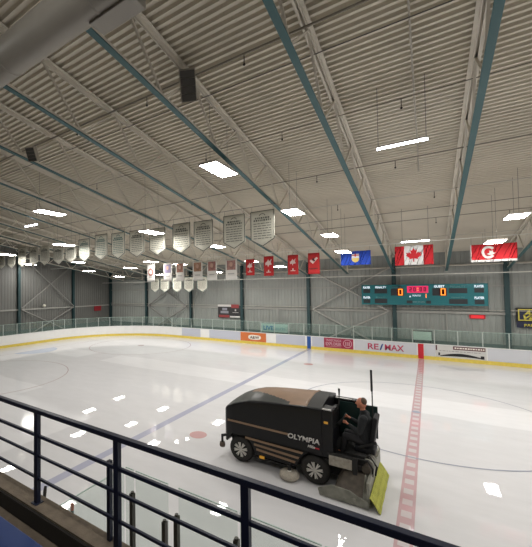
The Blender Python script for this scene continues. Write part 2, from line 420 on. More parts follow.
# sprinkler heads
hd = thing('fire_sprinkler', (0, 0, 0), 'x', 'sprinkler')
b = MB(M_dark); b.tube([(0, 0, .22), (0, 0, 0)], .012, 6); b.build('drop_pipe', hd)
b = MB(M_dark); b.lathe([(.0, .0), (.03, -.01), (.035, -.03), (.015, -.06), (0, -.06)], (0, 0, 0), 'z', 10); b.build('nozzle', hd)
f0 = True
for x, y in ((-3.9, 11.3), (-.9, 14.9), (.3, 18.4), (-3.6, 18.4), (-6.9, 11.3), (-10.1, 7.76), (-6.8, 7.76), (3.1, 14.9), (-3.7, 14.9), (-10.0, 14.9), (-13.2, 11.3), (.4, 22.0), (3.2, 22), (-.5, 11.3), (-3.6, 7.76)):
    p = (x, y, zdeck(y) - .62); l = 'small dark sprinkler head hanging from a roof pipe'
    if f0: hd.location = p; hd['label'] = l; hd['group'] = 'sprinkler heads under the roof'; f0 = False
    else: dup(hd, p, l, 'sprinkler heads under the roof')

# ------------------------------------------------------------------ duct
du = thing('ventilation_duct', (-6, 3.6, 9.75), 'big round grey ventilation duct across the upper left corner', 'duct')
b = MB(M_duct); cz = 9.77; ry = .34
b.lathe([(ry, -10.0), (ry, 9.0)], (-6, 3.6, cz), 'x', 40)
b.build('duct_pipe', du, (-6, 3.6, 9.75))
for xs in (-12, -9.4, -6.8, -4.2, -1.6, 1.0):
    b = MB(M_duct); b.lathe([(ry, -.03), (ry + .012, -.02), (ry + .012, .02), (ry, .03)], (xs, 3.6, cz), 'x', 40); b.build('duct_seam', du, (-6, 3.6, 9.75))
b = MB(M_duct); b.box((-4.45, 3.66, 9.39), (-3.49, 3.98, 9.75)); b.build('outlet_box', du, (-6, 3.6, 9.75), bevel=.01)
for xs in (-9, -5.4, -2.1):
    b = MB(M_wire); b.tube([(xs, 3.6, cz + ry), (xs, 3.6, zdeck(3.6) - .1)], .012, 6); b.build('hanger', du, (-6, 3.6, 9.75))

# ------------------------------------------------------------------ loudspeakers
def speaker(c, right, up, w, h, d, label):
    c = V(c); r = V(right).normalized(); N_ = r.cross(V(up)).normalized(); u = N_.cross(r); n = -N_   # n points away from the listeners
    o = thing('loudspeaker', c, label, 'loudspeaker')
    def P(a, bb, cc): return c + r * a * w / 2 + u * bb * h / 2 + n * cc * d
    b = MB(mat('speaker_case', (.33, .30, .25), .5))
    vs = [P(a, bb, cc) for cc in (.03, 1) for bb in (-1, 1) for a in (-1, 1)]
    b.raw(vs, [(0, 2, 3, 1), (4, 5, 7, 6), (0, 1, 5, 4), (2, 6, 7, 3), (0, 4, 6, 2), (1, 3, 7, 5)]); b.build('cabinet', o, c)
    gm = mat('speaker_grille', (.07, .066, .06), .6)
    for k in range(4):
        b = MB(gm); z0, z1 = -.94 + k * .47, -.94 + k * .47 + .44
        vs = [P(a, bb, cc) for cc in (-.04, .05) for bb in (z0, z1) for a in (-.9, .9)]
        b.raw(vs, [(0, 2, 3, 1), (4, 5, 7, 6), (0, 1, 5, 4), (2, 6, 7, 3), (0, 4, 6, 2), (1, 3, 7, 5)]); b.build('grille', o, c)
    b = MB(M_beam); b.bar(c + n * d, c + n * d + V((0, 0, .22)), .05, .05); b.build('bracket', o, c)
speaker((-5.09, 7.47, 10.44), (.80, .57, .10), (-.15, -.75, .75), .42, .78, .38, 'dark-grilled loudspeaker with four panels hung from a roof truss below the nearest pipe')
speaker((-11.0, 6.54, 9.70), (.80, .57, .10), (-.1, -.6, .8), .30, .46, .30, 'small loudspeaker on the roof truss near the left edge of the photo')

# ------------------------------------------------------------------ lights
def panel(w, l, m=M_lamp):
    o = thing('ceiling_light', (0, 0, 0), 'x', 'ceiling light')
    b = MB(M_lampcase); t = .06
    b.box((-w / 2 - .03, -l / 2 - .03, 0), (w / 2 + .03, l / 2 + .03, t)); b.build('housing', o, bevel=.008)
    b = MB(m); b.face([(-w / 2, -l / 2, -.006), (-w / 2, l / 2, -.006), (w / 2, l / 2, -.006), (w / 2, -l / 2, -.006)]); b.build('diffuser', o)
    for s in (-1, 1):
        b = MB(M_wire); b.tube([(0, s * l * .4, t), (0, s * l * .4, 1.72 - .02 * s)], .006, 5); b.build('hanger_wire', o)
    return o
pan = panel(.60, 1.22)
def on_chord(x, y, k=1.0):     # k < 1: hangs lower and nearer
    z = 10.6 - SL * y; return (x * k, y * k, 5.01 + (z - 5.01) * k)
PL = [(-5.67, 10.12, .97, 'large bright panel light left of the central truss, the biggest one in the photo'), (-15.66, 10.35, .97, 'bright panel light high on the left, above the large banners'),
      (-4.69, 14.85, .97, 'bright panel light just right of the rightmost large banner'), (-12.78, 14.93, .86, 'panel light in front of the large banners, over the fifth from the right'),
      (-20.99, 15.01, .86, 'panel light in front of the tenth and eleventh large banners'), (-29.8, 15.4, .84, 'panel light at the left edge of the photo, over the leftmost pennants'),
      (-4.06, 18.71, 1, 'panel light left of and above the blue flag'), (2.88, 18.52, 1, 'bright panel light at the right edge above the red flag'), (-10.81, 18.76, .93, 'panel light just above the white portrait banners on the right'),
      (-25.47, 19.61, 1, 'small-looking panel light beyond the left large banners'), (-18.35, 21.3, 1, 'panel light above the leftmost portrait banner'),
      (2.67, 22.3, .91, 'panel light just above the red flag with the white ring'), (-4.1, 22.3, .91, 'panel light just above the blue flag'), (-10.41, 23.2, 1, 'panel light above the leftmost red banner'),
      (-16.52, 22.77, 1, 'panel light above the third portrait banner'), (-9.1, 25.4, 1, 'panel light between the second and third red banners'), (-28.21, 23.07, 1, 'panel light low over the left cross-braced wall bay'),
      (-32.0, 18.9, 1, 'panel light low at the far left, in front of the end wall'), (-22.27, 22.9, 1, 'panel light beyond the truss ends, left of the portrait banners')]
def scaled(o, x, y, big, drop):
    o.scale = (1, 1.17 if big else 1, 1)
    for c in o.children:
        if c.name.startswith('hanger_wire'):
            if drop: c.scale = (1, 1, (zdeck(y) - .02 - drop) / 1.72)
first = True
for x, y, k, l in PL:
    p = on_chord(x, y, k)
    if first: pan.location = p; pan['label'] = l; first = False; q = pan
    else: q = dup(pan, p, l)
    scaled(q, p[0], p[1], y < 11, p[2])
for x, l in ((2.7, 'panel light behind the red flag with the white ring'), (-15.2, 'panel light behind the rightmost portrait banners'), (-21.4, 'panel light behind the leftmost portrait banner'), (-27.4, 'panel light over the left braced bay, nearest the back wall')):
    q = dup(pan, on_chord(x, 26.4), l); scaled(q, x, 26.4, False, on_chord(x, 26.4)[2])
# the lights continue over the right half of the rink
for x in (9.8, 17.5, 25.5):
    for y in (6.0, 10.3, 14.9, 18.7, 22.5):
        q = dup(pan, on_chord(x, y), 'panel light beyond the right edge of the photo', 'panel lights beyond the right edge'); scaled(q, x, y, False, on_chord(x, y)[2])
for x in (-11, -4.5, 2):  # unseen lamps added over the stands to brighten the near ice
    q = dup(pan, on_chord(x, .3), 'added unseen panel light over the stands, above and behind the picture', 'added panel lights over the stands'); scaled(q, x, .3, False, on_chord(x, .3)[2])
q = dup(pan, (3.4, 9.4, 9.15), 'panel light above the picture, over the near ice', 'panel lights above the picture'); scaled(q, 3.4, 9.4, False, 9.15)
q = dup(pan, (3.9, 14.1, 8.45), 'panel light beyond the right edge of the photo', 'panel lights beyond the right edge'); scaled(q, 3.9, 14.1, False, 8.45)
M_tube = glow('tube_glow', (.86, .93, 1.), 40)
def tube_light(c, a, label, L=1.18):
    o = thing('tube_light', c, label, 'tube light'); d = V((math.cos(a), math.sin(a), 0)); c = V(c); s = V((-d.y, d.x, 0))
    b = MB(M_lampcase); b.bar(c - d * L / 2 + V((0, 0, .05)), c + d * L / 2 + V((0, 0, .05)), .07, .04); b.build('housing', o, c)
    b = MB(M_tube)
    b.bar(c - d * L / 2, c + d * L / 2, .06, .035); b.build('tube', o, c)
    for q in (-1, 1):
        b = MB(M_wire); b.tube([c + d * (q * L * .47) + V((0, 0, .07)), c + d * (q * L * .47) + V((0, 0, 1.75))], .008, 5); b.build('hanger_wire', o, c)
tube_light((-.51, 11.05, 8.92), 0, 'cool white tube light hanging at the upper centre right')
tube_light((-.50, 21.1, 7.36), 0, 'cool white tube light just above the flag with the maple leaf')
tube_light((-18.95, 11.28, 8.88), 0, 'short cool tube light high on the far left')

# ------------------------------------------------------------------ dasher boards
def ribbon(mb, off0, off1, z0, z1, m):
    a = rink_outline(off0); c = rink_outline(off1); n = len(a)
    for k in range(n):
        j = (k + 1) % n
        mb.face([(*a[k], z0), (*a[j], z0), (*a[j], z1), (*a[k], z1)], m)
        mb.face([(*c[k], z0), (*c[j], z0), (*c[j], z1), (*c[k], z1)], m)
        mb.face([(*a[k], z1), (*a[j], z1), (*c[j], z1), (*c[k], z1)], m)
bd = thing('dasher_boards', (0, YF, 0), 'white rink boards with a yellow kick strip running round the ice', 'rink boards')
b = MB(M_white); ribbon(b, 0, .14, 0, 1.05, M_white); b.build('board_panel', bd, (0, YF, 0))
b = MB(M_yellow); ribbon(b, -.015, -.0005, 0, .24, M_yellow); b.build('kick_strip', bd, (0, YF, 0))['label'] = 'yellow kick strip at the foot of the boards'
b = MB(M_white); ribbon(b, -.02, .16, 1.05, 1.085, M_white); b.build('cap_rail', bd, (0, YF, 0))

def blank(x0, x1, m, label, z0=.25, z1=1.045, name='board_cover'):
    b = MB(m); b.box((x0, YF - .022 if z0 < .2 else YF - .012, z0), (x1, YF - .0005, z1)); o = b.build(name, bd, (0, YF, 0)); o['label'] = label
def ad(x0, x1, m, label, z0=.25, z1=1.045, cat='rink advertisement', name='board_advertisement'):
    o = thing(name, ((x0 + x1) / 2, YF, z0), label, cat)
    b = MB(m); b.box((x0, YF - .012, z0), (x1, YF - .0005, z1)); b.build('panel', o, ((x0 + x1) / 2, YF, z0))
    return o, ((x0 + x1) / 2, YF, z0)
blank(-21.2, -18.9, M_bluegrey, 'blank blue-grey board panel farthest left')
blank(-17.85, -14.47, M_bluegrey, 'blank blue-grey board panel left of the orange advertisement')
blank(-11.03, -8.52, M_bluegrey, 'blank blue-grey board panel left of the blue line marker')
blank(-7.95, -7.04, M_bluegrey, 'short blank blue-grey board panel between the blue marker and the crimson advertisement')
M_silver = mat('board_silver', (.60, .61, .65), .4)
blank(-8.36, -8.06, M_blue, 'dark blue line marker on the far boards', z0=.02, z1=1.06, name='line_marker')
blank(-.71, -.38, M_red, 'red centre line marker on the far boards', z0=.02, z1=1.06, name='line_marker')
M_orange = mat('ad_orange', (.62, .17, .05), .5); M_brown = mat('ad_brown', (.10, .03, .02), .5); M_cream = mat('ad_cream', (.80, .76, .68), .5)
o, og = ad(-14.45, -11.95, M_orange, 'orange advertisement with a white oval logo on the far boards')
b = MB(M_cream); n = 28; b.face([(-13.05 + .62 * math.copysign(abs(math.cos(2 * PI * k / n)) ** .6, math.cos(2 * PI * k / n)), YF - .016, .62 + .22 * math.copysign(abs(math.sin(2 * PI * k / n)) ** .8, math.sin(2 * PI * k / n))) for k in range(n)]); b.build('oval_logo', o, og)
text('lettering', 'A&W', .92, .27, (-13.05, YF - .018, .62), M_brown, o, og, bold=.02)
M_crim = mat('ad_crimson', (.32, .02, .06), .5); M_pink = mat('ad_pink', (.62, .35, .40), .5)
o, og = ad(-7.02, -4.86, M_crim, 'crimson advertisement with pale lettering and a round seal on the far boards')
text('lettering', 'TRANSCANADA', 1.18, .20, (-6.30, YF - .014, .85), M_pink, o, og, bold=.02)
text('lettering', 'EXPLORER', 1.18, .26, (-6.30, YF - .014, .57), M_pink, o, og, bold=.03)
b = MB(M_pink); b.box((-6.85, YF - .016, .36), (-5.75, YF - .012, .39)); b.build('underline', o, og)
b = MB(M_pink)
for k in range(24):
    a, c = 2 * PI * k / 24, 2 * PI * (k + 1) / 24
    b.face([(-5.27 + q * math.cos(t), YF - .015, .66 + q * math.sin(t)) for q, t in ((.27, a), (.32, a), (.32, c), (.27, c))])
for px in (-.12, .02, .13): b.box((-5.27 + px - .03, YF - .016, .50), (-5.27 + px + .03, YF - .013, .80))
b.build('round_seal', o, og)
o, og = ad(-4.78, -.78, M_silver, 'pale grey advertisement with red letters and a blue slash on the far boards')
M_rmr = mat('ad_red', (.48, .04, .10), .5); M_rmb = mat('ad_navy', (.02, .06, .25), .5)
text('lettering', 'RE', .72, .44, (-3.50, YF - .014, .62), M_rmr, o, og, bold=.02)
text('slash', '/', .26, .46, (-2.96, YF - .014, .62), M_rmb, o, og, bold=.03)
text('lettering', 'MAX', 1.20, .44, (-2.14, YF - .014, .62), M_rmr, o, og, bold=.02)
blank(-.34, .28, M_silver, 'short blank pale grey board panel right of the red marker')
o, og = ad(.30, 2.95, mat('ad_pale', (.60, .59, .57), .5), 'pale advertisement with a dark maroon strip and a dark arched swoosh on the far boards')
M_mar = mat('ad_maroon', (.10, .02, .035), .5)
b = MB(M_mar); b.box((1.25, YF - .016, .80), (2.9, YF - .012, 1.03)); b.build('maroon_strip', o, og)
b = MB(M_mar); b.box((.30, YF - .016, .70), (.38, YF - .012, 1.04)); b.build('edge_strip', o, og)
b = MB(M_cream)
x = 1.33
while x < 2.8:
    w = random.uniform(.07, .16); b.box((x, YF - .019, .87), (x + w, YF - .016, .96)); x += w + .035
b.build('lettering', o, og)
b = MB(M_black)
for k in range(14):
    u0, u1 = k / 14, (k + 1) / 14
    def arc(u): return (.55 + 2.2 * u, .34 + .20 * math.sin(PI * u), .31 + .05 * math.sin(PI * u))
    p, q = arc(u0), arc(u1); b.face([(p[0], YF - .016, p[2]), (q[0], YF - .016, q[2]), (q[0], YF - .016, q[1] + .02), (p[0], YF - .016, p[1] + .02)])
b.box((.44, YF - .016, .36), (.54, YF - .012, .55)); b.box((2.66, YF - .016, .30), (2.84, YF - .012, .50)); b.build('swoosh', o, og)
b = MB(mat('ad_greytext', (.33, .32, .31), .5)); x = .5
while x < 2.7:
    w = random.uniform(.06, .2); b.box((x, YF - .015, .66), (x + w, YF - .012, .71)); x += w + .05
b.build('small_print', o, og)
blank(3.0, 14, M_silver, 'blank pale grey board panels at the right edge of the photo')

# ------------------------------------------------------------------ glass on the boards
M_glass = glass_mat('rink_glass', (.93, .97, .955), haze=(.45, .58, .53), hz=.05)
M_glass_edge = mat('glass_edge', (.42, .55, .50), .3)
ZG0, ZG1 = 1.085, 2.05
def pane(p, q, label, group, zt=ZG1, post=True):
    p, q = V((*p, 0)), V((*q, 0)); mid = (p + q) / 2; d = (q - p).normalized()
    og = (0, YF, 0)
    b = MB(M_glass); b.bar((p.x, p.y, (ZG0 + zt) / 2), (q.x, q.y, (ZG0 + zt) / 2), .012, zt - ZG0); o = b.build('glass_pane', bd, og)
    b = MB(M_glass_edge); b.bar((p.x, p.y, zt), (q.x, q.y, zt), .014, .02); b.build('top_edge', o, og)
    if post:
        b = MB(M_post); b.bar((p.x, p.y, ZG0), (p.x, p.y, zt + .01), .03, .045, up=(d.x, d.y, 0)); b.build('stanchion', o, og)
    return o
gl = 'clear glass pane between slim white stanchions on top of the far boards'
x = 6.6
while x > XL + RC + .3:
    pane((x - 1.27, YF + .08), (x, YF + .08), gl, 'glass panes along the far boards'); x -= 1.27
xs = x
r = RC + .08; c = (XL + RC, YF - RC); n = 11
pane((c[0], c[1] + r), (xs, YF + .08), 'narrow glass pane where the boards start to curve at the far left', None)
for k in range(n):
    a, e = math.radians(90 + 90 * k / n), math.radians(90 + 90 * (k + 1) / n)
    pane((c[0] + r * math.cos(e), c[1] + r * math.sin(e)), (c[0] + r * math.cos(a), c[1] + r * math.sin(a)), 'clear glass pane on the curved boards in the far left corner of the rink', 'glass panes round the far left corner')
y = c[1]
while y > 9:
    pane((XL - .08, y - 1.27), (XL - .08, y), 'clear glass pane on top of the boards at the left end of the rink', 'glass panes at the left end'); y -= 1.27

# ------------------------------------------------------------------ cable across the back, things on the walls
b = MB(M_cable); b.tube([(WX + .3, 29.5, 5.98), (WXR - .3, 29.5, 5.86)], .03, 8); tag(b.build('steel_cable'), 'pale tight cable stretched across the arena in front of the back wall', 'cable')

M_sbteal = mat('scoreboard_teal', (.015, .17, .195), .45); M_sbdark = mat('scoreboard_window', (.03, .035, .04), .4)
M_lblw = glow('lbl_white', (.85, .92, 1.), 1.5); M_digit = glow('digit', (1., .22, .03), 2.2); M_digc = glow('digit_yellow', (1., .30, .03), 2.6); M_clock = glow('clock_red', (.95, .02, .14), 1.1); M_clockd = glow('clock_digit', (.25, .0, .02), .6)
YS = 30.32; M_haze = glow('digit_field', (.35, .02, .01), .5)
sb = thing('scoreboard', (-.55, 30.45, 3.68), 'wide teal electronic scoreboard with red clock and orange digits on the back wall', 'scoreboard'); og = (-.55, 30.45, 3.68)
b = MB(M_sbteal); b.box((-4.32, YS, 3.72), (3.22, YS + .22, 5.24)); b.build('cabinet', sb, og, bevel=.02)
def win(x0, z0, x1, z1, m=M_sbdark, nm='display_window'):
    b = MB(m); b.box((x0, YS - .012, z0), (x1, YS - .001, z1)); b.build(nm, sb, og)
def digit(ch, x, z, w, h, m):
    segs = {'0': 'abcdef', '1': 'bc', '2': 'abged'}[ch]; t = .055
    b = MB(m)
    R_ = {'a': (-w / 2, h / 2 - t, w / 2, h / 2), 'd': (-w / 2, -h / 2, w / 2, -h / 2 + t), 'g': (-w / 2, -t / 2, w / 2, t / 2), 'f': (-w / 2, 0, -w / 2 + t, h / 2), 'e': (-w / 2, -h / 2, -w / 2 + t, 0), 'b': (w / 2 - t, 0, w / 2, h / 2), 'c': (w / 2 - t, -h / 2, w / 2, 0)}
    for s in segs:
        a = R_[s]; b.box((x + a[0], YS - .022, z + a[1]), (x + a[2], YS - .013, z + a[3]))
    b.build('digit', sb, og)
for x0, x1 in ((-4.2, -3.72), (2.52, 3.02)):
    win(x0, 4.62, x1, 4.92); win(x0, 3.84, x1, 4.13)
    text('lettering', 'PLAYER', x1 - x0, .17, ((x0 + x1) / 2, YS - .004, 5.05), M_lblw, sb, og, bold=.03)
    text('lettering', 'PLAYER', x1 - x0, .17, ((x0 + x1) / 2, YS - .004, 4.27), M_lblw, sb, og, bold=.03)
for x0, x1, mt in ((-3.42, -2.58, M_lblw), (1.15, 2.15, mat('lbl_dim', (.12, .28, .28), .5))):
    win(x0, 4.58, x1, 4.93); win(x0, 3.84, x1, 4.18)
    text('lettering', 'PENALTY', (x1 - x0) * .85, .15, ((x0 + x1) / 2, YS - .004, 5.05), mt, sb, og, bold=.02)
    text('lettering', 'PENALTY', (x1 - x0) * .75, .09, ((x0 + x1) / 2, YS - .004, 4.29), mat('lbl_dim2', (.12, .28, .28), .5), sb, og, bold=.02)
for x0, lab, mt in ((-2.33, 'HOME', mat('lbl_home', (.05, .10, .11), .5)), (.22, 'GUEST', M_lblw)):
    win(x0, 4.42, x0 + .78, 4.94)
    text('lettering', lab, .60, .17, (x0 + .40, YS - .004, 5.07), mt, sb, og, bold=.03)
    win(x0 + .40, 4.40, x0 + .82, 4.96, M_haze, 'lit_window'); digit('0', x0 + .61, 4.68, .27, .48, M_digc)
win(-1.30, 4.62, -.02, 5.12, M_clock, 'clock_display')
for ch, x in (('2', -1.08), ('0', -.84), ('0', -.46), ('0', -.22)): digit(ch, x, 4.87, .15, .30, M_clockd)
b = MB(M_digc)
for z in (4.79, 4.95): b.box((-.68, YS - .024, z - .03), (-.61, YS - .013, z + .03))
b.build('clock_colon', sb, og)
text('lettering', 'PERIOD', .5, .12, (-.72, YS - .004, 4.42), M_lblw, sb, og)
digit('1', -.18, 4.40, .10, .28, M_digit)
b = MB(M_lblw); b.raw([(-1.18, YS - .006, 4.30), (-1.06, YS - .006, 4.30), (-1.12, YS - .006, 4.44)], [(0, 1, 2)]); b.build('arrow', sb, og)
win(-1.34, 3.84, -.98, 4.06); win(-.16, 3.84, .12, 4.06)
text('lettering', 'SHOTS ON GOAL', .72, .09, (-.60, YS - .004, 3.96), mat('lbl_dim3', (.35, .45, .45), .5), sb, og)
b = MB(M_brace)
for x in (-3.6, -2.1, 1.0, 2.6): b.box((x - .05, YS + .22, 3.8), (x + .05, WY - .04, 3.9)); b.box((x - .05, YS + .22, 5.0), (x + .05, WY - .04, 5.1))
b.build('mount', sb, og)

# small red light box
rl = thing('goal_light_sign', (2.7, 30.9, 3.0), 'small glowing red light box on the back wall right of the scoreboard', 'light sign'); og = (2.7, 30.9, 3.0)
b = MB(M_red); b.box((2.26, 30.86, 2.83), (3.10, 30.98, 3.09)); b.build('case', rl, og)
b = MB(glow('red_box_glow', (1., .02, .03), 1.1)); b.box((2.36, 30.84, 2.86), (3.00, 30.861, 3.06)); b.build('lens', rl, og)
# yellow lettered sign
M_navy = mat('sign_navy', (.02, .025, .06), .5); M_syel = mat('sign_yellow', (.72, .62, .10), .5)
sg = thing('wall_sign', (5.9, 30.8, 2.3), 'black and yellow lettered sign at the right edge of the back wall', 'sign'); og = (5.9, 30.8, 2.3)
b = MB(M_black); b.box((4.60, 30.80, 2.72), (7.1, 30.9, 3.62)); b.build('frame', sg, og)
b = MB(M_syel)
for a in ((4.70, 2.80, 7.0, 2.86), (4.70, 3.48, 7.0, 3.54), (4.70, 2.86, 4.76, 3.48), (6.94, 2.86, 7.0, 3.48)): b.box((a[0], 30.79, a[1]), (a[2], 30.80, a[3]))
b.build('border', sg, og)
b = MB(M_navy); b.box((4.76, 30.794, 2.86), (6.94, 30.80, 3.48)); b.build('field', sg, og)
text('lettering', 'Auto', 1.0, .34, (5.45, 30.792, 3.30), M_syel, sg, og, shear=.3, bold=.04)
text('lettering', 'Value', 1.25, .32, (5.55, 30.792, 3.02), M_syel, sg, og, shear=.3, bold=.04)
b = MB(M_navy); b.box((4.62, 30.82, 2.34), (7.1, 30.9, 2.72)); b.build('lower_panel', sg, og)
text('lettering', 'PARTS', .75, .18, (5.35, 30.815, 2.50), M_syel, sg, og, bold=.03)
# wall banner black / white / red
bw = thing('wall_banner', (-16.25, 30.8, 2.2), 'black, white and red banner on the back wall between two columns', 'banner'); og = (-16.25, 30.8, 2.2)
yb2 = 30.78
b = MB(mat('banner_black', (.035, .032, .035), .6)); b.box((-17.6, yb2, 2.2), (-15.12, yb2 + .03, 3.45)); b.build('panel', bw, og)
M_bw = mat('banner_white', (.66, .64, .62), .6); M_bg = mat('banner_grey', (.30, .30, .34), .6); M_br = mat('banner_red', (.30, .05, .05), .6)
b = MB(M_bw); b.box((-17.6, yb2 - .006, 3.28), (-16.1, yb2, 3.50)); b.box((-16.25, yb2 - .006, 2.22), (-15.12, yb2, 2.38)); b.build('white_strip', bw, og)
b = MB(M_br); b.box((-16.1, yb2 - .006, 3.16), (-15.25, yb2, 3.52)); b.box((-17.5, yb2 - .006, 2.2), (-16.3, yb2, 2.46)); b.build('red_strip', bw, og)
b = MB(M_bg); b.box((-17.1, yb2 - .007, 2.92), (-16.55, yb2, 3.16)); b.box((-17.3, yb2 - .007, 2.62), (-16.4, yb2, 2.86)); b.build('grey_motif', bw, og)
b = MB(M_bw); b.prism([(-15.62 + .12 * math.cos(PI / 2 + 2 * PI * k / 10) * (1 if k % 2 == 0 else .45), 2.95 + .14 * math.sin(PI / 2 + 2 * PI * k / 10) * (1 if k % 2 == 0 else .45)) for k in range(10)], yb2 - .007, yb2); b.box((-15.95, yb2 - .006, 2.70), (-15.3, yb2, 2.74)); b.build('white_star', bw, og)
# LIVE banner + white board behind the glass
lv = thing('hanging_banner', (-11.4, 30.2, 1.15), 'pale green banner lettered in blue behind the far glass', 'banner'); og = (-11.4, 30.2, 1.15)
b = MB(mat('banner_mint', (.36, .50, .46), .6)); b.box((-12.7, 30.2, 1.12), (-10.25, 30.23, 1.86)); b.build('panel', lv, og)
text('lettering', 'LIVE', .95, .40, (-12.02, 30.195, 1.47), mat('live_blue', (.03, .18, .35), .5), lv, og, bold=.03)
text('lettering', 'barn', 1.0, .34, (-11.0, 30.195, 1.47), mat('live_pale', (.24, .42, .44), .5), lv, og, bold=.02)
wbd = thing('notice_board', (-.5, 30.2, 1.2), 'pale framed board standing behind the glass left of the red marker', 'board'); og = (-.5, 30.2, 1.2)
b = MB(mat('notice_pale', (.50, .62, .55), .5)); b.box((-1.0, 30.2, 1.22), (.10, 30.24, 1.84)); b.build('board_face', wbd, og)
b = MB(M_black); b.bar((-1.02, 30.19, 1.20), (.12, 30.19, 1.20), .03, .04); b.bar((-1.02, 30.19, 1.86), (.12, 30.19, 1.86), .03, .04); b.bar((-1.02, 30.19, 1.2), (-1.02, 30.19, 1.86), .04, .03); b.bar((.12, 30.19, 1.2), (.12, 30.19, 1.86), .04, .03)
b.box((-.95, 30.22, 0), (-.9, 30.26, 1.2)); b.box((0, 30.22, 0), (.05, 30.26, 1.2)); b.build('frame', wbd, og)
b = MB(mat('exit_red', (.32, .02, .03), .5)); b.box((WX + .12, 28.3, 2.55), (WX + .2, 29.35, 3.15)); tag(b.build('wall_sign'), 'small dark red sign on the wall in the far left corner', 'sign')
b = MB(mat('lamp_round', (.75, .72, .62), .4)); b.lathe([(0, .16), (.13, .13), (.17, 0), (.10, -.05), (0, -.05)], (WX + .35, 21.4, 3.5), 'x', 16); tag(b.build('wall_lamp'), 'small round pale lamp on the left end wall', 'lamp')
# drop pipes on the back wall
dp = 'thin dark vertical pipe on the back wall below the mid rail'
for x, l in ((-11.3, 'thin dark vertical pipe on the back wall above the pale green banner'), (-5.2, 'thin dark vertical pipe on the back wall left of the scoreboard'), (1.0, 'thin dark vertical pipe on the back wall below the scoreboard'), (-24.2, 'thin dark vertical pipe on the back wall in the left braced bay')):
    b = MB(M_brace); b.tube([(x, WY - .2, 1.15), (x, WY - .2, 3.15)], .035, 8); tag(b.build('wall_pipe'), l, 'pipe')

# ------------------------------------------------------------------ banners and flags
def cords(o, og, xs, z0, z1, y):
    for x in xs:
        b = MB(M_wire); b.tube([(x, y, z0 - .03), (x, y, z1)], .006, 5); b.build('cord', o, og)
M_cloth = mat('banner_cloth', (.68, .66, .57), .85, noise=.04, nscale=3)
M_border = mat('banner_border', (.035, .05, .04), .8); M_ink = mat('banner_ink', (.12, .125, .105), .8); M_inkb = mat('banner_ink_green', (.06, .16, .15), .8)
def drape(x0, x1, z0, z1, y, amp, ph, nx=12, nz=6, tipf=None):
    """wavy cloth grid; tipf(u) lowers the bottom edge"""
    vs = []; fs = []
    for j in range(nz + 1):
        for i in range(nx + 1):
            u = i / nx; t = j / nz; zb = z0 - (tipf(u) if tipf else 0); z = z1 + (zb - z1) * t
            yy = y + amp * t * math.sin(u * 5.2 + ph) + amp * .5 * t * math.sin(u * 11 + ph * 2)
            vs.append((x0 + (x1 - x0) * u, yy, z))
    for j in range(nz):
        for i in range(nx):
            a = j * (nx + 1) + i; fs.append((a, a + 1, a + nx + 2, a + nx + 1))
    return vs, fs
def cloth_obj(name, vs, fs, m, parent, og):
    b = MB(m); b.raw(vs, fs, m, True); o = b.build(name, parent, og)
    s = o.modifiers.new('solid', 'SOLIDIFY'); s.thickness = .008; s.offset = 0
    return o
def pennant(x0, x1, zt, zs, tip, y, label, group, border=True, ink=M_ink, lines=True, name='championship_banner', w=.026, cat='banner', dense=1., bm=None):
    xm = (x0 + x1) / 2; og = (xm, y, zt); o = thing(name, og, label, cat, group)
    vs, fs = drape(x0, x1, zs, zt, y, .02, x0, tipf=lambda u: tip * (1 - abs(2 * u - 1)))
    cloth_obj('cloth', vs, fs, M_cloth, o, og)
    cords(o, og, (x0 + .06, x1 - .06), zt, 8.65 if y < 20 else 6.53, y)
    yf = y - .035
    if border:
        b = MB(bm or M_border); P = [(x0 + .02, zt - .02), (x1 - .02, zt - .02), (x1 - .02, zs + .02), (xm, zs - tip + .03), (x0 + .02, zs + .02)]
        for k in range(5):
            p, q = P[k], P[(k + 1) % 5]; b.bar((p[0], yf, p[1]), (q[0], yf, q[1]), .006, w, up=(0, 0, 1) if abs(p[0] - q[0]) > .01 else (1, 0, 0))
        b.build('border', o, og)
    if lines:
        b = MB(ink); H_ = zt - zs; W_ = x1 - x0
        # emblem arch
        for k in range(8):
            a = PI * k / 8; c = PI * (k + 1) / 8
            b.bar((xm + .13 * math.cos(a), yf, zt - .22 + .08 * math.sin(a)), (xm + .13 * math.cos(c), yf, zt - .22 + .08 * math.sin(c)), .004, .03)
        rows = [(.25, .07, .6), (.33, .07, .72)] + [(.44 + .085 * k, .028, .74) for k in range(7)]
        for fz, hh, ww in rows:
            z = zt - H_ * fz; x = xm - W_ * ww / 2
            while x < xm + W_ * ww / 2:
                l = random.uniform(.04, .10) if hh > .05 else random.uniform(.08, .22)
                b.box((x, yf - .002, z - hh / 2), (min(x + l, xm + W_ * ww / 2), yf + .002, z + hh / 2)); x += l + .035
        b.build('lettering', o, og)
    return o
YB = 14.2
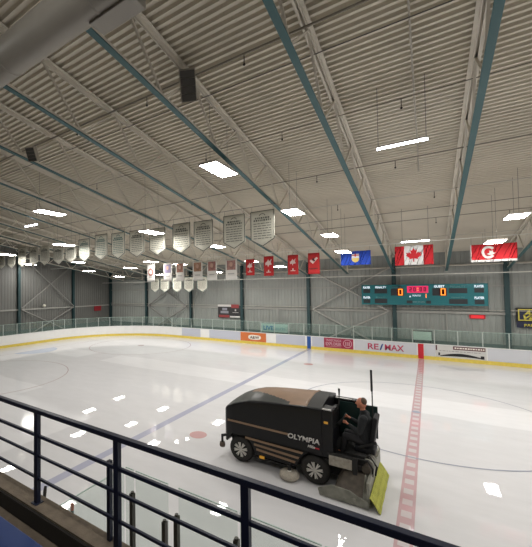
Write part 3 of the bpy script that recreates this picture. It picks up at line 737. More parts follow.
LB = [(-6.39, 8.43, 'largest and rightmost of the big cream championship banners'), (-7.76, 8.43, 'big cream championship banner second from the right'), (-9.42, 8.37, 'big cream championship banner third from the right'),
      (-10.74, 8.41, 'big cream championship banner fourth from the right, its left neighbour half lit by a lamp'), (-12.32, 8.33, 'big cream championship banner fifth from the right, beside a panel light'),
      (-13.8, 8.39, 'big cream championship banner sixth from the right'), (-15.28, 8.40, 'green-lettered championship banner seventh from the right'), (-16.75, 8.45, 'green-lettered championship banner eighth from the right'),
      (-18.33, 8.32, 'green-bordered championship banner ninth from the right'), (-19.72, 8.0, 'pale championship banner tenth from the right, partly behind a lamp'), (-21.08, 8.0, 'pale championship banner eleventh from the right'),
      (-22.68, 8.23, 'narrow-looking cream pennant fifth from the left edge'), (-24.05, 8.27, 'narrow-looking cream pennant fourth from the left edge'), (-25.6, 8.35, 'narrow-looking cream pennant third from the left edge'),
      (-27.15, 8.0, 'small-looking cream pennant second from the left edge'), (-28.7, 8.0, 'small-looking cream pennant at the left edge of the photo')]
for i, (x, zt, l) in enumerate(LB):
    green = 6 <= i <= 8
    pennant(x, x + 1.10, zt, 7.16, .31, YB, l, 'big championship banners in a row across the rink', border=True, ink=M_inkb if green else M_ink, w=.026 if i < 9 else .012, bm=None if i < 9 else M_ink)
b = MB(M_wire); b.tube([(-31, YB, 8.65), (-5.2, YB, 8.65)], .012, 6); tag(b.build('hanging_wire'), 'thin wire holding the row of big cream banners', 'wire')
for x, l in ((-24.36, 'small pale pennant leftmost of the five below the portrait banners'), (-23.05, 'small pale pennant second from the left of the five below the portrait banners'), (-21.43, 'small pale pennant in the middle of the five below the portrait banners'),
             (-19.97, 'small pale pennant fourth from the left of the five below the portrait banners'), (-18.4, 'small pale pennant rightmost of the five below the portrait banners')):
    pennant(x, x + 1.15, 6.3, 5.12, .36, 28.2, l, 'small pennants below the portrait banners', border=True, bm=M_inkb, w=.03, lines=True, name='pennant')
b = MB(M_wire); b.tube([(-27.9, 28.2, 6.53), (-14.9, 28.2, 6.53)], .012, 6); tag(b.build('hanging_wire'), 'thin wire holding the small pale pennants', 'wire')

YR = 22.2
b = MB(M_cable); b.tube([(WX + .3, YR, 7.44), (WXR - .3, YR, 7.44)], .018, 6); tag(b.build('hanging_wire'), 'pale wire holding the portrait banners and the flags', 'wire')
M_pw = mat('portrait_white', (.74, .72, .68), .8); M_pink2 = [mat('photo_' + str(i), c, .7, noise=.35, nscale=4) for i, c in enumerate([(.30, .14, .12), (.26, .22, .34), (.36, .17, .12), (.36, .20, .13), (.34, .16, .14), (.34, .18, .16)])]
M_skinp = mat('photo_face', (.50, .32, .25), .7); M_grey_t = mat('print_grey', (.45, .44, .42), .8)
for i, (x, w, l) in enumerate([(-19.58, .84, 'white portrait banner with a round maroon emblem, leftmost of the six'), (-17.78, .84, 'white portrait banner with a purple-blue picture, second of the six'),
                               (-16.52, .80, 'white portrait banner third from the left of the six'), (-14.88, .88, 'white portrait banner fourth from the left of the six'),
                               (-13.58, .84, 'white portrait banner fifth from the left, with a dark red picture'), (-12.0, .90, 'white portrait banner rightmost of the six, beside the red ones')]):
    og = (x + w / 2, YR, 7.22); o = thing('portrait_banner', og, l, 'banner', 'portrait banners hanging before the back wall')
    vs, fs = drape(x, x + w, 5.74, 7.22, YR, .015, i); cloth_obj('cloth', vs, fs, M_pw, o, og); cords(o, og, (x + .06, x + w - .06), 7.22, 7.44, YR)
    b = MB(M_pink2[i]); yf = YR - .03
    if i == 0:
        b.face([(x + w / 2 + .30 * math.cos(2 * PI * k / 20), yf, 6.55 + .33 * math.sin(2 * PI * k / 20)) for k in range(20)])
    else: b.box((x + .1, yf - .004, 6.42), (x + w - .1, yf, 7.10))
    b.build('picture', o, og)
    b = MB(M_skinp if i else M_pw); b.face([(x + w / 2 + .13 * math.cos(2 * PI * k / 16), yf - .008, (6.82 if i else 6.55) + .17 * math.sin(2 * PI * k / 16)) for k in range(16)]); b.build('face_print', o, og)
    b = MB(M_grey_t)
    b.box((x + .2, yf - .003, 6.10), (x + w - .2, yf, 6.18))
    b.build('lettering', o, og)
M_fred = mat('flag_red', (.55, .012, .02), .8, noise=.08, nscale=5); M_fwhite = mat('flag_white', (.74, .72, .70), .8); M_fblue = mat('flag_blue', (.010, .055, .42), .8, noise=.1, nscale=4)
M_redb = mat('red_banner', (.46, .02, .022), .8, noise=.06, nscale=4)
M_pr = mat('print_pale', (.68, .52, .50), .8); M_pd = mat('print_dark', (.07, .02, .02), .8)
for i, (x, w, z0, zt, l) in enumerate([(-10.41, .64, 5.97, 7.10, 'red banner with a pale emblem, leftmost of the four'), (-9.08, .68, 5.90, 7.22, 'red banner second from the left, with the largest white emblem'),
                                   (-7.44, .68, 5.93, 7.20, 'red banner third from the left of the four'), (-6.15, .70, 5.92, 7.23, 'red banner rightmost of the four, with a black and white emblem')]):
    xm = x + w / 2; og = (xm, YR, zt); o = thing('red_banner', og, l, 'banner', 'four red banners hanging before the back wall')
    vs, fs = drape(x, x + w, z0, zt, YR, .015, i + 2); cloth_obj('cloth', vs, fs, M_redb, o, og); cords(o, og, (x + .06, x + w - .06), zt, 7.44, YR)
    yf = YR - .035; b = MB(M_pr); zc = zt - .48
    if i < 3:  # leaping-figure emblem: broad chest, raised arm, tail
        pts = [(-.20, .02), (-.08, .12), (-.02, .24), (.05, .12), (.20, .26), (.14, .05), (.20, -.08), (.04, -.10), (-.02, -.22), (-.08, -.08), (-.18, -.12)]
        sc = 1.15 if i == 1 else .95
        b.face([(xm + a * sc, yf - .004, zc + c * sc) for a, c in pts]); b.build('emblem', o, og)
        b = MB(M_pr); b.box((xm - .16, yf - .003, z0 + .22), (xm + .16, yf, z0 + .27)); b.box((xm - .04, yf - .003, z0 + .265), (xm + .04, yf, z0 + .40)); b.build('lettering', o, og)
    else:
        b.face([(xm + a, yf - .004, zc + c) for a, c in ((-.24, -.02), (-.05, -.2), (.26, .14), (.16, .22), (-.06, -.02), (-.16, .08))]); b.build('emblem', o, og)
        b = MB(M_pd); b.face([(xm + a, yf - .008, zc + c) for a, c in ((-.1, .1), (-.02, .18), (.1, .0), (.02, -.08))]); b.build('emblem_dark', o, og)  # dark printed part of the emblem
        b = MB(M_pd)
        x1 = xm - .26
        while x1 < xm + .22: b.box((x1, yf - .003, z0 + .30), (x1 + .06, yf, z0 + .37)); x1 += .085
        b.build('lettering', o, og)

def flag(x0, x1, z0, z1, y, label, sag=0, amp=.05, ph=0, mt=None, matf=None):
    xm = (x0 + x1) / 2; og = (xm, y, z1); o = thing('flag', og, label, 'flag', None)
    nx, nz = 40, 16; vs = []; fs = []; b = MB(mt)
    def P(u, t, d=0):
        # u along, t down
        z = z1 + (z0 - z1) * t - sag * (math.sin(PI * u) * .5) * (1 - t * .3)
        return (x0 + (x1 - x0) * u, y + amp * (.3 + .7 * t) * math.sin(9 * u + ph + 1.5 * t) - d, z)
    for j in range(nz + 1):
        for i in range(nx + 1): vs.append(P(i / nx, j / nz))
    for j in range(nz):
        for i in range(nx):
            a = j * (nx + 1) + i; m = matf((i + .5) / nx, (j + .5) / nz) if matf else mt
            b.face([vs[a], vs[a + 1], vs[a + nx + 2], vs[a + nx + 1]], m)
    c = b.build('cloth', o, og)
    bm = bmesh.new(); bm.from_mesh(c.data); bmesh.ops.remove_doubles(bm, verts=bm.verts, dist=1e-4); 
    for f in bm.faces: f.smooth = True
    bm.to_mesh(c.data); bm.free()
    s = c.modifiers.new('solid', 'SOLIDIFY'); s.thickness = .006; s.offset = 0
    cords(o, og, (x0 + .04, x1 - .04), z1, 7.44, y)
    return o, og, P
def on_flag(name, o, og, P, polys, m, d=.012):
    b = MB(m)
    for poly in polys: b.face([P(u, t, d) for u, t in poly])
    bb = b.build(name, o, og)
    bm = bmesh.new(); bm.from_mesh(bb.data); bmesh.ops.triangulate(bm, faces=bm.faces[:]); bm.to_mesh(bb.data); bm.free()
    return bb
# maple-leaf flag
o, og, P = flag(-1.47, .25, 6.22, 7.26, YR, 'red and white flag with a red maple leaf, in the middle', 0, .035, 0, M_fwhite, lambda u, t: M_fred if (u < .26 or u > .74) else M_fwhite)
leaf = [(0, -.46), (.09, -.30), (.19, -.35), (.14, -.10), (.25, -.22), (.28, -.15), (.42, -.18), (.37, -.05), (.43, 0), (.22, .17), (.25, .25), (.03, .21), (.03, .42)]
leaf = leaf + [(-a, c) for a, c in reversed(leaf)][:-1]
on_flag('maple_leaf', o, og, P, [[(.5 + a * .48, .5 + c * .80) for a, c in leaf]], M_fred, .014)
# blue flag with shield
o, og, P = flag(-4.24, -2.65, 6.36, 7.17, YR, 'royal blue flag with a small shield, left of the maple leaf flag', 0, .05, 1, M_fblue)
sh = [(-.075, -.04), (.075, -.04), (.075, .08), (.05, .18), (0, .24), (-.05, .18), (-.075, .08)]
on_flag('shield', o, og, P, [[(.5 + a * 1.6, .5 + c * 1.35) for a, c in sh]], mat('shield_gold', (.60, .45, .12), .7), .014)
on_flag('shield_band', o, og, P, [[(.38, .40), (.62, .40), (.62, .52), (.5, .49), (.38, .52)]], mat('shield_pale', (.62, .62, .70), .7), .018)
on_flag('shield_cross', o, og, P, [[(.38, .20), (.62, .20), (.62, .40), (.38, .40)]], M_fwhite, .016)
on_flag('shield_cross', o, og, P, [[(.48, .20), (.52, .20), (.52, .40), (.48, .40)], [(.38, .27), (.62, .27), (.62, .33), (.38, .33)]], M_fred, .020)
# red flag with white ring
o, og, P = flag(1.74, 3.44, 6.22, 7.08, YR, 'red flag with a white border and an open white ring, at the right', .0, .07, 2.4, M_fred, lambda u, t: M_fwhite if (u < .035 or t > .90 or (t < .03)) else M_fred)
polys = []
for k in range(26):
    a0 = math.radians(38 + 284 * k / 26); a1 = math.radians(38 + 284 * (k + 1) / 26)
    polys.append([(.40 + q * .155 * math.cos(t), .46 - q * .36 * math.sin(t)) for q, t in ((.62, a0), (1, a0), (1, a1), (.62, a1))])
on_flag('ring', o, og, P, polys, M_fwhite, .014)
on_flag('hat', o, og, P, [[(.36, .56), (.42, .50), (.425, .36), (.46, .40), (.49, .34), (.50, .48), (.56, .50), (.50, .60), (.42, .62)]], M_fwhite, .014)

# ------------------------------------------------------------------ ice resurfacing machine
ZO = (-3.3, 10.07, 0)
zm = thing('ice_resurfacer', ZO, 'black ice resurfacing machine with tan stripes and a driver, on the ice', 'ice resurfacer')
Z_black = mat('resurfacer_black', (.006, .006, .007), .35, coat=.12, crough=.08, spec=.22); Z_tan = mat('resurfacer_tan', (.215, .13, .075), .5, coat=.15, crough=.25, spec=.3, noise=.06, nscale=5)
Z_dark = mat('resurfacer_shoulder', (.014, .017, .013), .45, coat=.15, crough=.2, spec=.3); Z_panel = mat('resurfacer_rear_panel', (.022, .022, .02), .6, spec=.25)
Z_under = mat('resurfacer_underside', (.012, .012, .012), .7); Z_tyre = mat('tyre_rubber', (.018, .017, .016), .75, bump=.2)
Z_rim = mat('rim_silver', (.62, .60, .56), .4, metal=.2); Z_metal = mat('conditioner_metal', (.24, .24, .205), .5, metal=.25, noise=.25, nscale=6); Z_rust = mat('conditioner_brown', (.085, .07, .055), .6, metal=.2, noise=.3, nscale=9)
Z_stripe = mat('stripe_tan', (.27, .17, .10), .5); Z_decal_highlight = mat('decal_and_highlight_white', (.70, .68, .66), .4); Z_dirty = mat('step_plate_white', (.36, .33, .28), .6, noise=.25, nscale=12)
Z_green = mat('towel_green', (.46, .47, .09), .9, noise=.12, nscale=8, bump=.3); Z_amber = glow('marker_amber', (.9, .42, .03), .5)
cyz, Y0, Y1 = 10.07, 9.2, 10.94
sec = [(-5.13, 1.30, 1.33, .68), (-5.10, 1.46, 1.50, .78), (-5.02, 1.53, 1.60, .83), (-4.85, 1.62, 1.72, .86), (-4.6, 1.71, 1.84, .87), (-4.3, 1.79, 1.94, .87), (-4.0, 1.83, 1.99, .87), (-3.7, 1.86, 2.02, .87), (-3.4, 1.88, 2.04, .87), (-3.1, 1.90, 2.05, .87), (-2.85, 1.92, 2.06, .87), (-2.67, 1.93, 2.06, .87), (-2.30, 1.93, 2.06, .87)]
b = MB(Z_black, Z_dark, Z_tan, Z_panel)
def section(x, zs, zc, hw):
    zb = .76 if x > -4.99 else .50
    P_ = [(-hw, zb), (-hw, zb + (zs - zb) * .5), (-hw, zs - .05), (-hw + .012, zs - .015), (-hw + .05, zs + .01)]
    m = 24
    for k in range(1, m):
        u = k / m; yy = -hw + .05 + (hw - .05) * u; P_.append((yy, zs + .01 + (zc - zs - .01) * math.sin(u * PI / 2)))
    P_.append((0, zc)); P_ += [(-a, c) for a, c in reversed(P_[:-1])]
    return [(x, cyz + a, c) for a, c in P_]
sec2 = []
for p_, q_ in zip(sec[:-1], sec[1:]):
    m_ = 1 if p_[0] < -5.0 else 6
    for k in range(m_): t_ = k / m_; sec2.append(tuple(a + (c - a) * t_ for a, c in zip(p_, q_)))
sec2.append(sec[-1])
secs = [section(*s) for s in sec2]; npt = len(secs[0])
for i in range(len(secs) - 1):
    for k in range(npt - 1):
        q = [secs[i][k], secs[i + 1][k], secs[i + 1][k + 1], secs[i][k + 1]]
        cx = sum(p[0] for p in q) / 4; cyy = abs(sum(p[1] for p in q) / 4 - cyz)
        m = Z_black
        if 4 <= k < npt - 5:
            lim = .12 + (cx + 4.6) * .40 if cx < -3.15 else .90
            m = Z_panel if cx > -2.66 else (Z_tan if (cyy < lim and cx > -4.5) else Z_dark)
        elif 2 <= k < 4 or npt - 5 <= k < npt - 3: m = Z_black
        b.face(q, m, True)
b.face(secs[0][::-1], Z_black); b.face(secs[-1], Z_black)
for i in range(len(secs) - 1): b.face([secs[i][0], secs[i][-1], secs[i + 1][-1], secs[i + 1][0]], Z_black)
hull = b.build('body_shell', zm, ZO)
bm = bmesh.new(); bm.from_mesh(hull.data); bmesh.ops.remove_doubles(bm, verts=bm.verts, dist=1e-4); bmesh.ops.recalc_face_normals(bm, faces=bm.faces); bm.to_mesh(hull.data); bm.free()
try:
    md = hull.modifiers.new('ws', 'WEIGHTED_NORMAL'); md.keep_sharp = True
except Exception: pass
# ridge strip across the roof
b = MB(Z_tan); b.prism([(Y0 + .08, 1.95), (Y0 + .3, 2.02), (10.07, 2.075), (Y1 - .3, 2.02), (Y1 - .08, 1.95)], -2.73, -2.69, axis='x'); b.build('roof_ridge', zm, ZO, bevel=.006)
# lower side panels with wheel arches
def arch_poly(xs0, xs1):
    P_ = [(xs0, .80)]
    P_.append((xs1, .80))
    for k in range(7):       # rear wheel arch
        a = math.radians(150 - 12 * (6 - k) + 0); 
    return P_
wf, wr_, WR = -4.57, -2.49, .36
poly = [(wf, .79), (wr_, .79)]
for k in range(8): a = math.radians(90 + 75 * k / 7); poly.append((wr_ + .42 * math.cos(a), WR + .42 * math.sin(a)))
poly += [(-2.95, .34), (-4.10, .34)]
for k in range(8): a = math.radians(15 + 75 * k / 7); poly.append((wf + .42 * math.cos(a), WR + .42 * math.sin(a)))
for s, nm in ((Y0, 1), (Y1 - .05, 2)):
    b = MB(Z_black); b.prism(poly, s, s + .05); b.build('side_skirt', zm, ZO)
b = MB(Z_under); b.box((-5.0, 9.50, .26), (-1.35, 10.64, .80)); b.build('chassis', zm, ZO)
b = MB(Z_under); b.box((-4.0, 9.3, .22), (-3.2, 9.5, .36)); b.tube([(-4.3, 9.3, .25), (-3.0, 9.3, .22)], .03, 8); b.build('wash_pipe', zm, ZO)
def stripe(x0, z0, x1, z1, h=.055):
    b = MB(Z_stripe); b.raw([(x0, Y0 - .006, z0 - h / 2), (x1, Y0 - .006, z1 - h / 2), (x1 + h * .5, Y0 - .006, z1 + h / 2), (x0, Y0 - .006, z0 + h / 2), (x0, Y0, z0 - h / 2), (x1, Y0, z1 - h / 2), (x1 + h * .5, Y0, z1 + h / 2), (x0, Y0, z0 + h / 2)],
                  [(0, 1, 2, 3), (0, 4, 5, 1), (1, 5, 6, 2), (2, 6, 7, 3), (3, 7, 4, 0)]); b.build('side_stripe', zm, ZO)
stripe(-4.98, 1.14, -3.13, 1.12); stripe(-4.42, .745, -2.80, .715, .06); stripe(-4.15, .615, -2.90, .56, .06); stripe(-4.08, .49, -3.0, .43, .06)
text('lettering', 'OLYMPIA', .82, .135, (-2.76, Y0 - .004, 1.10), Z_decal_highlight, zm, ZO, shear=.12, bold=.025)
text('lettering', 'Mille', .19, .07, (-2.56, Y0 - .004, .945), Z_decal_highlight, zm, ZO, shear=.3, bold=.03)
b = MB(M_red); b.box((-2.47, Y0 - .006, .915), (-2.36, Y0, .945)); b.build('red_underline', zm, ZO)
def wheel(x, y0, out):
    o = thing_part('wheel', zm)
    b = MB(Z_tyre); y1 = y0 + .24
    pr = [(.20, 0), (.30, -.012), (.345, .012), (.36, .05), (.36, .19), (.345, .228), (.30, .25), (.20, .24)]
    b.lathe(pr, (x, y0, WR), 'y', 40)
    for k in range(36):
        a = 2 * PI * k / 36; c = V((x + .36 * math.cos(a), y0, WR + .36 * math.sin(a))); t = V((-math.sin(a), 0, math.cos(a))) * .012; r = V((math.cos(a), 0, math.sin(a))) * .004
        b.raw([c - t + r + V((0, .05, 0)), c + t + r + V((0, .05, 0)), c + t + r + V((0, .19, 0)), c - t + r + V((0, .19, 0))], [(0, 1, 2, 3)])
    w = b.build('wheel', zm, ZO)
    yf = y0 + .01 if out < 0 else y1 - .01; s = out
    b = MB(Z_under); b.lathe([(0, 0), (.205, 0), (.205, -.03 * s)], (x, yf - .02 * s, WR), 'y', 32); b.build('rim_well', w, ZO)
    b = MB(Z_rim)
    for k in range(8):
        a = 2 * PI * k / 8 + .2; da = .13
        for sgn in (-1, 1):
            aa = a + sgn * da
            b.bar((x + .05 * math.cos(a), yf + .015 * s, WR + .05 * math.sin(a)), (x + .205 * math.cos(aa), yf + .012 * s, WR + .205 * math.sin(aa)), .03, .034, up=(0, 1, 0))
    b.lathe([(0, .03 * s), (.045, .028 * s), (.055, .0), (.055, -.02)], (x, yf, WR), 'y', 20)
    b.build('spokes', w, ZO)
    b = MB(Z_panel); b.lathe([(.195, -.01 * s), (.195, .012 * s), (.212, .012 * s), (.212, -.01 * s)], (x, yf, WR), 'y', 36); b.build('rim', w, ZO)
def thing_part(n, p): return None
for x in (wf, wr_): wheel(x, 9.21, -1); wheel(x, 10.69, 1)
# marker lights
b = MB(Z_amber); b.box((-2.24, Y0 - .012, 1.60), (-2.14, Y0, 1.66)); b.build('marker_light', zm, ZO, bevel=.005)
b = MB(Z_amber); b.box((-3.98, Y0 - .03, .28), (-3.84, Y0, .35)); b.build('marker_light', zm, ZO, bevel=.005)
# front bumper roller
b = MB(Z_under); b.bar((-5.02, 9.28, .66), (-5.2, 9.22, .62), .06, .06); b.bar((-5.18, 9.22, .66), (-5.18, 9.22, .42), .05, .05); b.lathe([(.0, 0), (.075, 0), (.085, .05), (.075, .13), (0, .13)], (-5.18, 9.22, .30), 'z', 18, m=mat('roller_brown', (.10, .07, .05), .6)); b.build('guide_roller', zm, ZO)
b = MB(Z_under); b.box((-5.12, 9.5, .50), (-5.0, 10.64, .62)); b.build('front_bumper', zm, ZO, bevel=.015)
# edge brush
Z_br = mat('brush_bristle', (.42, .38, .32), .9, noise=.2, nscale=30, bump=.5)
b = MB(Z_br); b.lathe([(.05, .02), (.22, 0.0), (.255, .05), (.25, .12), (.19, .17), (.05, .17)], (-3.12, 9.12, .03), 'z', 30); eb = b.build('edge_brush', zm, ZO)
b = MB(Z_rim, Z_under); b.lathe([(0, .2), (.05, .2), (.06, .12)], (-3.12, 9.12, .03), 'z', 14, m=Z_rim); b.bar((-3.12, 9.12, .3), (-3.1, 9.4, .5), .07, .07, Z_under); b.tube([(-3.12, 9.12, .2), (-3.12, 9.12, .36)], .05, 10, Z_under); b.build('brush_arm', eb, ZO)
# cockpit
b = MB(Z_black); b.box((-2.30, Y0, .76), (-2.03, 9.58, 1.95)); b.box((-2.30, 9.58, .76), (-2.16, 10.6, 1.72)); b.build('dashboard', zm, ZO, bevel=.02)
b = MB(Z_panel); b.box((-2.28, Y0 + .02, 1.951), (-2.05, 9.56, 1.965)); b.build('console_top', zm, ZO)
b = MB(Z_decal_highlight); b.box((-2.27, Y0 + .0, 1.94), (-2.06, Y0 + .03, 1.968)); b.build('console_highlight', zm, ZO)  # bright highlight on the console edge, painted as a white strip
b = MB(Z_black); b.box((-2.30, 10.68, .76), (-1.55, Y1, 1.86)); b.build('far_side_wall', zm, ZO, bevel=.03)
b = MB(mat('cockpit_teal', (.004, .022, .02), .4)); b.box((-2.15, 10.64, .95), (-1.2, 10.68, 1.80)); b.build('inner_panel', zm, ZO)
b = MB(Z_decal_highlight); b.box((-2.28, 10.70, 1.862), (-1.85, 10.76, 1.872)); b.build('far_highlight', zm, ZO)  # matching highlight painted white on the far wall's top edge
b = MB(Z_under); b.box((-2.30, Y0 + .1, .60), (-1.40, Y1 - .1, .70)); b.box((-1.75, 9.4, .7), (-1.36, 10.6, .92)); b.build('driver_platform', zm, ZO)
b = MB(Z_under); b.box((-2.16, 9.18, .86), (-1.58, 9.24, .92)); b.box((-1.6, 9.2, .45), (-1.5, 9.3, .9)); b.build('step_frame', zm, ZO)
b = MB(Z_dirty); b.box((-2.13, 9.16, .62), (-1.61, 9.20, .86)); b.build('step_plate', zm, ZO, bevel=.008)
b = MB(Z_under)
for k in range(16):
    a0, a1 = 2 * PI * k / 16, 2 * PI * (k + 1) / 16
    P1 = [V((-1.93 + .08 * math.sin(t), 9.85 + .19 * math.cos(t), 1.56 + .17 * math.sin(t))) for t in (a0, a1)]; b.tube(P1, .014, 6, cap=False)
b.build('steering_wheel', zm, ZO)
b = MB(Z_under); b.tube([(-2.18, 9.85, 1.25), (-1.93, 9.85, 1.56)], .03, 8); b.build('steering_column', zm, ZO)
b = MB(Z_panel)
for q in ((-2.10, 9.62, 1.7), (-2.08, 9.72, 1.7), (-2.1, 10.1, 1.7)): b.tube([q, (q[0] + .05, q[1], q[2] + .20)], .012, 6); b.lathe([(0, .03), (.025, .0), (0, -.03)], (q[0] + .05, q[1], q[2] + .2), 'z', 8)
b.build('control_lever', zm, ZO)
b = MB(Z_under); b.tube([(-1.98, 9.62, 1.9), (-1.95, 9.62, 2.22), (-1.95, 9.62, 2.42)], [.012, .012, .028], 8); b.build('mirror_post', zm, ZO)
b = MB(Z_under); b.tube([(-1.19, 9.66, .9), (-1.20, 9.66, 2.45), (-1.205, 9.66, 2.47), (-1.21, 9.66, 2.98)], [.014, .014, .026, .026], 8); b.build('tall_rod', zm, ZO)
# seat
Z_seat = mat('seat_vinyl', (.010, .011, .014), .6, spec=.25)
b = MB(Z_seat); b.box((-1.62, 9.6, .92), (-1.16, 10.1, 1.06)); b.build('seat_cushion', zm, ZO, bevel=.03)
b = MB(Z_seat); b.bar((-1.26, 9.85, 1.0), (-1.14, 9.85, 1.82), .50, .11, up=(1, 0, 0)); b.build('seat_backrest', zm, ZO, bevel=.03)
b = MB(Z_under); b.box((-1.55, 9.62, .7), (-1.30, 10.08, .93)); b.bar((-1.5, 9.58, 1.05), (-1.12, 9.58, 1.25), .05, .05); b.build('seat_base', zm, ZO)
# conditioner
co = None
b = MB(Z_metal)
b.prism([(-2.28, .02), (-1.22, .02), (-1.22, .18), (-1.40, .22), (-1.60, .31), (-2.0, .33), (-2.32, .16)], 8.80, 8.84)
b.build('conditioner_side', zm, ZO, bevel=.006)
b = MB(Z_metal); b.prism([(-2.36, .02), (-1.24, .02), (-1.24, .16), (-1.40, .20), (-1.60, .27), (-2.0, .27), (-2.38, .10)], 11.0, 11.04); b.build('conditioner_side', zm, ZO, bevel=.006)
b = MB(Z_metal)
A = [(-1.95, 9.0, .22), (-1.22, 9.0, .14), (-1.22, 9.0, .04), (-1.95, 9.0, .04)]
def hoodsec(y, zt, x0): return [(x0, y, .06), (x0, y, zt * .72), (x0 + .14, y, zt), (-1.34, y, zt), (-1.22, y, zt * .8), (-1.22, y, .06)]
hs = [hoodsec(8.85, .22, -1.98), hoodsec(9.25, .56, -1.92), hoodsec(10.7, .56, -1.92), hoodsec(10.99, .20, -1.98)]
for i in range(3):
    for k in range(6): b.face([hs[i][k], hs[i][(k + 1) % 6], hs[i + 1][(k + 1) % 6], hs[i + 1][k]], Z_rust if (i == 1 and k in (1, 2)) or (i == 0 and k in (0, 1, 2)) else Z_metal)
b.face(hs[0]); b.face(hs[3]); b.build('conditioner_hood', zm, ZO)
b = MB(Z_metal); b.box((-1.26, 8.85, .05), (-1.20, 11.0, .58)); b.build('conditioner_back_plate', zm, ZO, bevel=.006)
b = MB(Z_rust); b.tube([(-1.32, 9.30, .66), (-1.32, 10.6, .66)], .10, 14); b.build('auger_tube', zm, ZO)
b = MB(Z_metal, Z_under)
for y in (9.42, 9.58, 9.74, 10.2, 10.5): b.lathe([(.13, -.02), (.15, 0), (.13, .02)], (-1.30, y, .74), 'y', 16, m=Z_metal)
b.bar((-1.9, 9.6, .75), (-1.28, 9.5, .45), .06, .08, Z_under); b.bar((-1.9, 10.5, .75), (-1.28, 10.55, .45), .06, .08, Z_under)
b.tube([(-1.5, 9.35, .85), (-1.3, 9.32, .88), (-1.18, 9.35, .7), (-1.2, 9.4, .5)], .022, 8, Z_under); b.tube([(-1.5, 9.5, .9), (-1.26, 9.5, .92), (-1.12, 9.55, .68), (-1.16, 9.6, .45)], .022, 8, Z_under)
b.build('lift_linkage', zm, ZO)
b = MB(Z_metal); b.lathe([(0, -.02), (.05, -.02), (.05, .02), (0, .02)], (-1.52, 8.79, .14), 'y', 14); b.build('side_bolt', zm, ZO)
# green towel dragging behind
b = MB(Z_green); ny = 24
prof = [(-1.19, .30), (-1.16, .28), (-1.08, .16), (-1.01, .04), (-.985, .008)]
for i in range(ny):
    for k in range(len(prof) - 1):
        def PP(i_, k_):
            y = 8.76 + 1.98 * i_ / ny; w = .004 * math.sin(i_ * .9) * (k_ / 4); return (prof[k_][0] + w, y, prof[k_][1] + abs(w) * .3)
        b.face([PP(i, k), PP(i + 1, k), PP(i + 1, k + 1), PP(i, k + 1)], Z_green, True)
tw = b.build('towel', zm, ZO); s = tw.modifiers.new('solid', 'SOLIDIFY'); s.thickness = .012
tw['label'] = 'yellow-green towel dragging behind the machine'

# ------------------------------------------------------------------ driver
def caps(bm, chain):
    """tapering limb: list of (point, radius)"""
    for (p, r), (q, s) in zip(chain[:-1], chain[1:]):
        p, q = V(p), V(q); n = max(2, int((q - p).length / max(.4 * min(r, s), .006)))
        for k in range(n + 1):
            t = k / n; c = p.lerp(q, t); rad = r + (s - r) * t
            bmesh.ops.create_icosphere(bm, subdivisions=2, radius=rad, matrix=Matrix.Translation(c))
def blob(bm, c, r, rot=None):
    M_ = Matrix.Translation(c) @ (rot or Matrix()) @ Matrix.Diagonal((*r, 1)); bmesh.ops.create_icosphere(bm, subdivisions=3, radius=1, matrix=M_)
def remesh(name, bm, m, vox, parent, og, smooth=3):
    me = bpy.data.meshes.new(name); bm.to_mesh(me); bm.free()
    t = bpy.data.objects.new('t', me); COL.objects.link(t)
    r = t.modifiers.new('r', 'REMESH'); r.mode = 'VOXEL'; r.voxel_size = vox; r.use_smooth_shade = True
    s = t.modifiers.new('s', 'SMOOTH'); s.iterations = smooth; s.factor = .5
    dg = bpy.context.evaluated_depsgraph_get(); dg.update()
    m2 = bpy.data.meshes.new_from_object(t.evaluated_get(dg)); bpy.data.objects.remove(t)
    for v in m2.vertices: v.co = v.co - V(og)
    m2.name = name; m2.materials.clear(); m2.materials.append(m)
    o = bpy.data.objects.new(name, m2); COL.objects.link(o)
    if parent is not None: o.parent = parent
    else: o.location = og
    return o
DO = (-1.40, 9.85, 1.06); yc = 9.85
M_skin = mat('skin', (.58, .23, .14), .5); M_jack = mat('jacket_dark', (.017, .019, .022), .85, bump=.3, bscale=15); M_trou = mat('trousers_dark', (.028, .028, .032), .85, bump=.3, bscale=15)
M_hair = mat('hair_greybrown', (.10, .065, .045), .8, bump=.4, bscale=60); M_boot = mat('boot_black', (.01, .01, .01), .5)
neck = (-1.44, yc, 1.87); hc = (-1.47, yc, 2.07)
sh = [(-1.40, yc - .21, 1.75), (-1.40, yc + .21, 1.75)]; el = [(-1.50, yc - .25, 1.40), (-1.52, yc + .26, 1.42)]; wrp = [(-1.76, yc - .16, 1.53), (-1.77, yc + .14, 1.60)]
hd_ = [(-1.84, yc - .15, 1.57), (-1.85, yc + .13, 1.64)]
hip = [(-1.37, yc - .10, 1.13), (-1.37, yc + .10, 1.13)]; kn = [(-1.84, yc - .13, 1.22), (-1.84, yc + .13, 1.22)]; an = [(-1.92, yc - .13, .80), (-1.92, yc + .13, .80)]
bm = bmesh.new()
blob(bm, hc, (.118, .096, .142)); blob(bm, (hc[0] - .03, yc, hc[2] - .06), (.07, .06, .075))       # skull, jaw
caps(bm, [((hc[0] - .103, yc, hc[2] + .01), .013), ((hc[0] - .128, yc, hc[2] - .02), .018)])              # nose
for s in (-1, 1): blob(bm, (hc[0] + .01, yc + s * .096, hc[2] - .01), (.024, .013, .036))                  # ears
blob(bm, (hc[0] - .088, yc, hc[2] - .072), (.014, .026, .010)); blob(bm, (hc[0] - .082, yc, hc[2] - .11), (.022, .028, .02))  # mouth, chin
caps(bm, [((hc[0] + .02, yc, hc[2] - .08), .058), (neck, .068), ((-1.41, yc, 1.72), .09)])
caps(bm, [((-1.42, yc, 1.58), .13), ((-1.40, yc, 1.35), .125), ((-1.37, yc, 1.17), .13)])
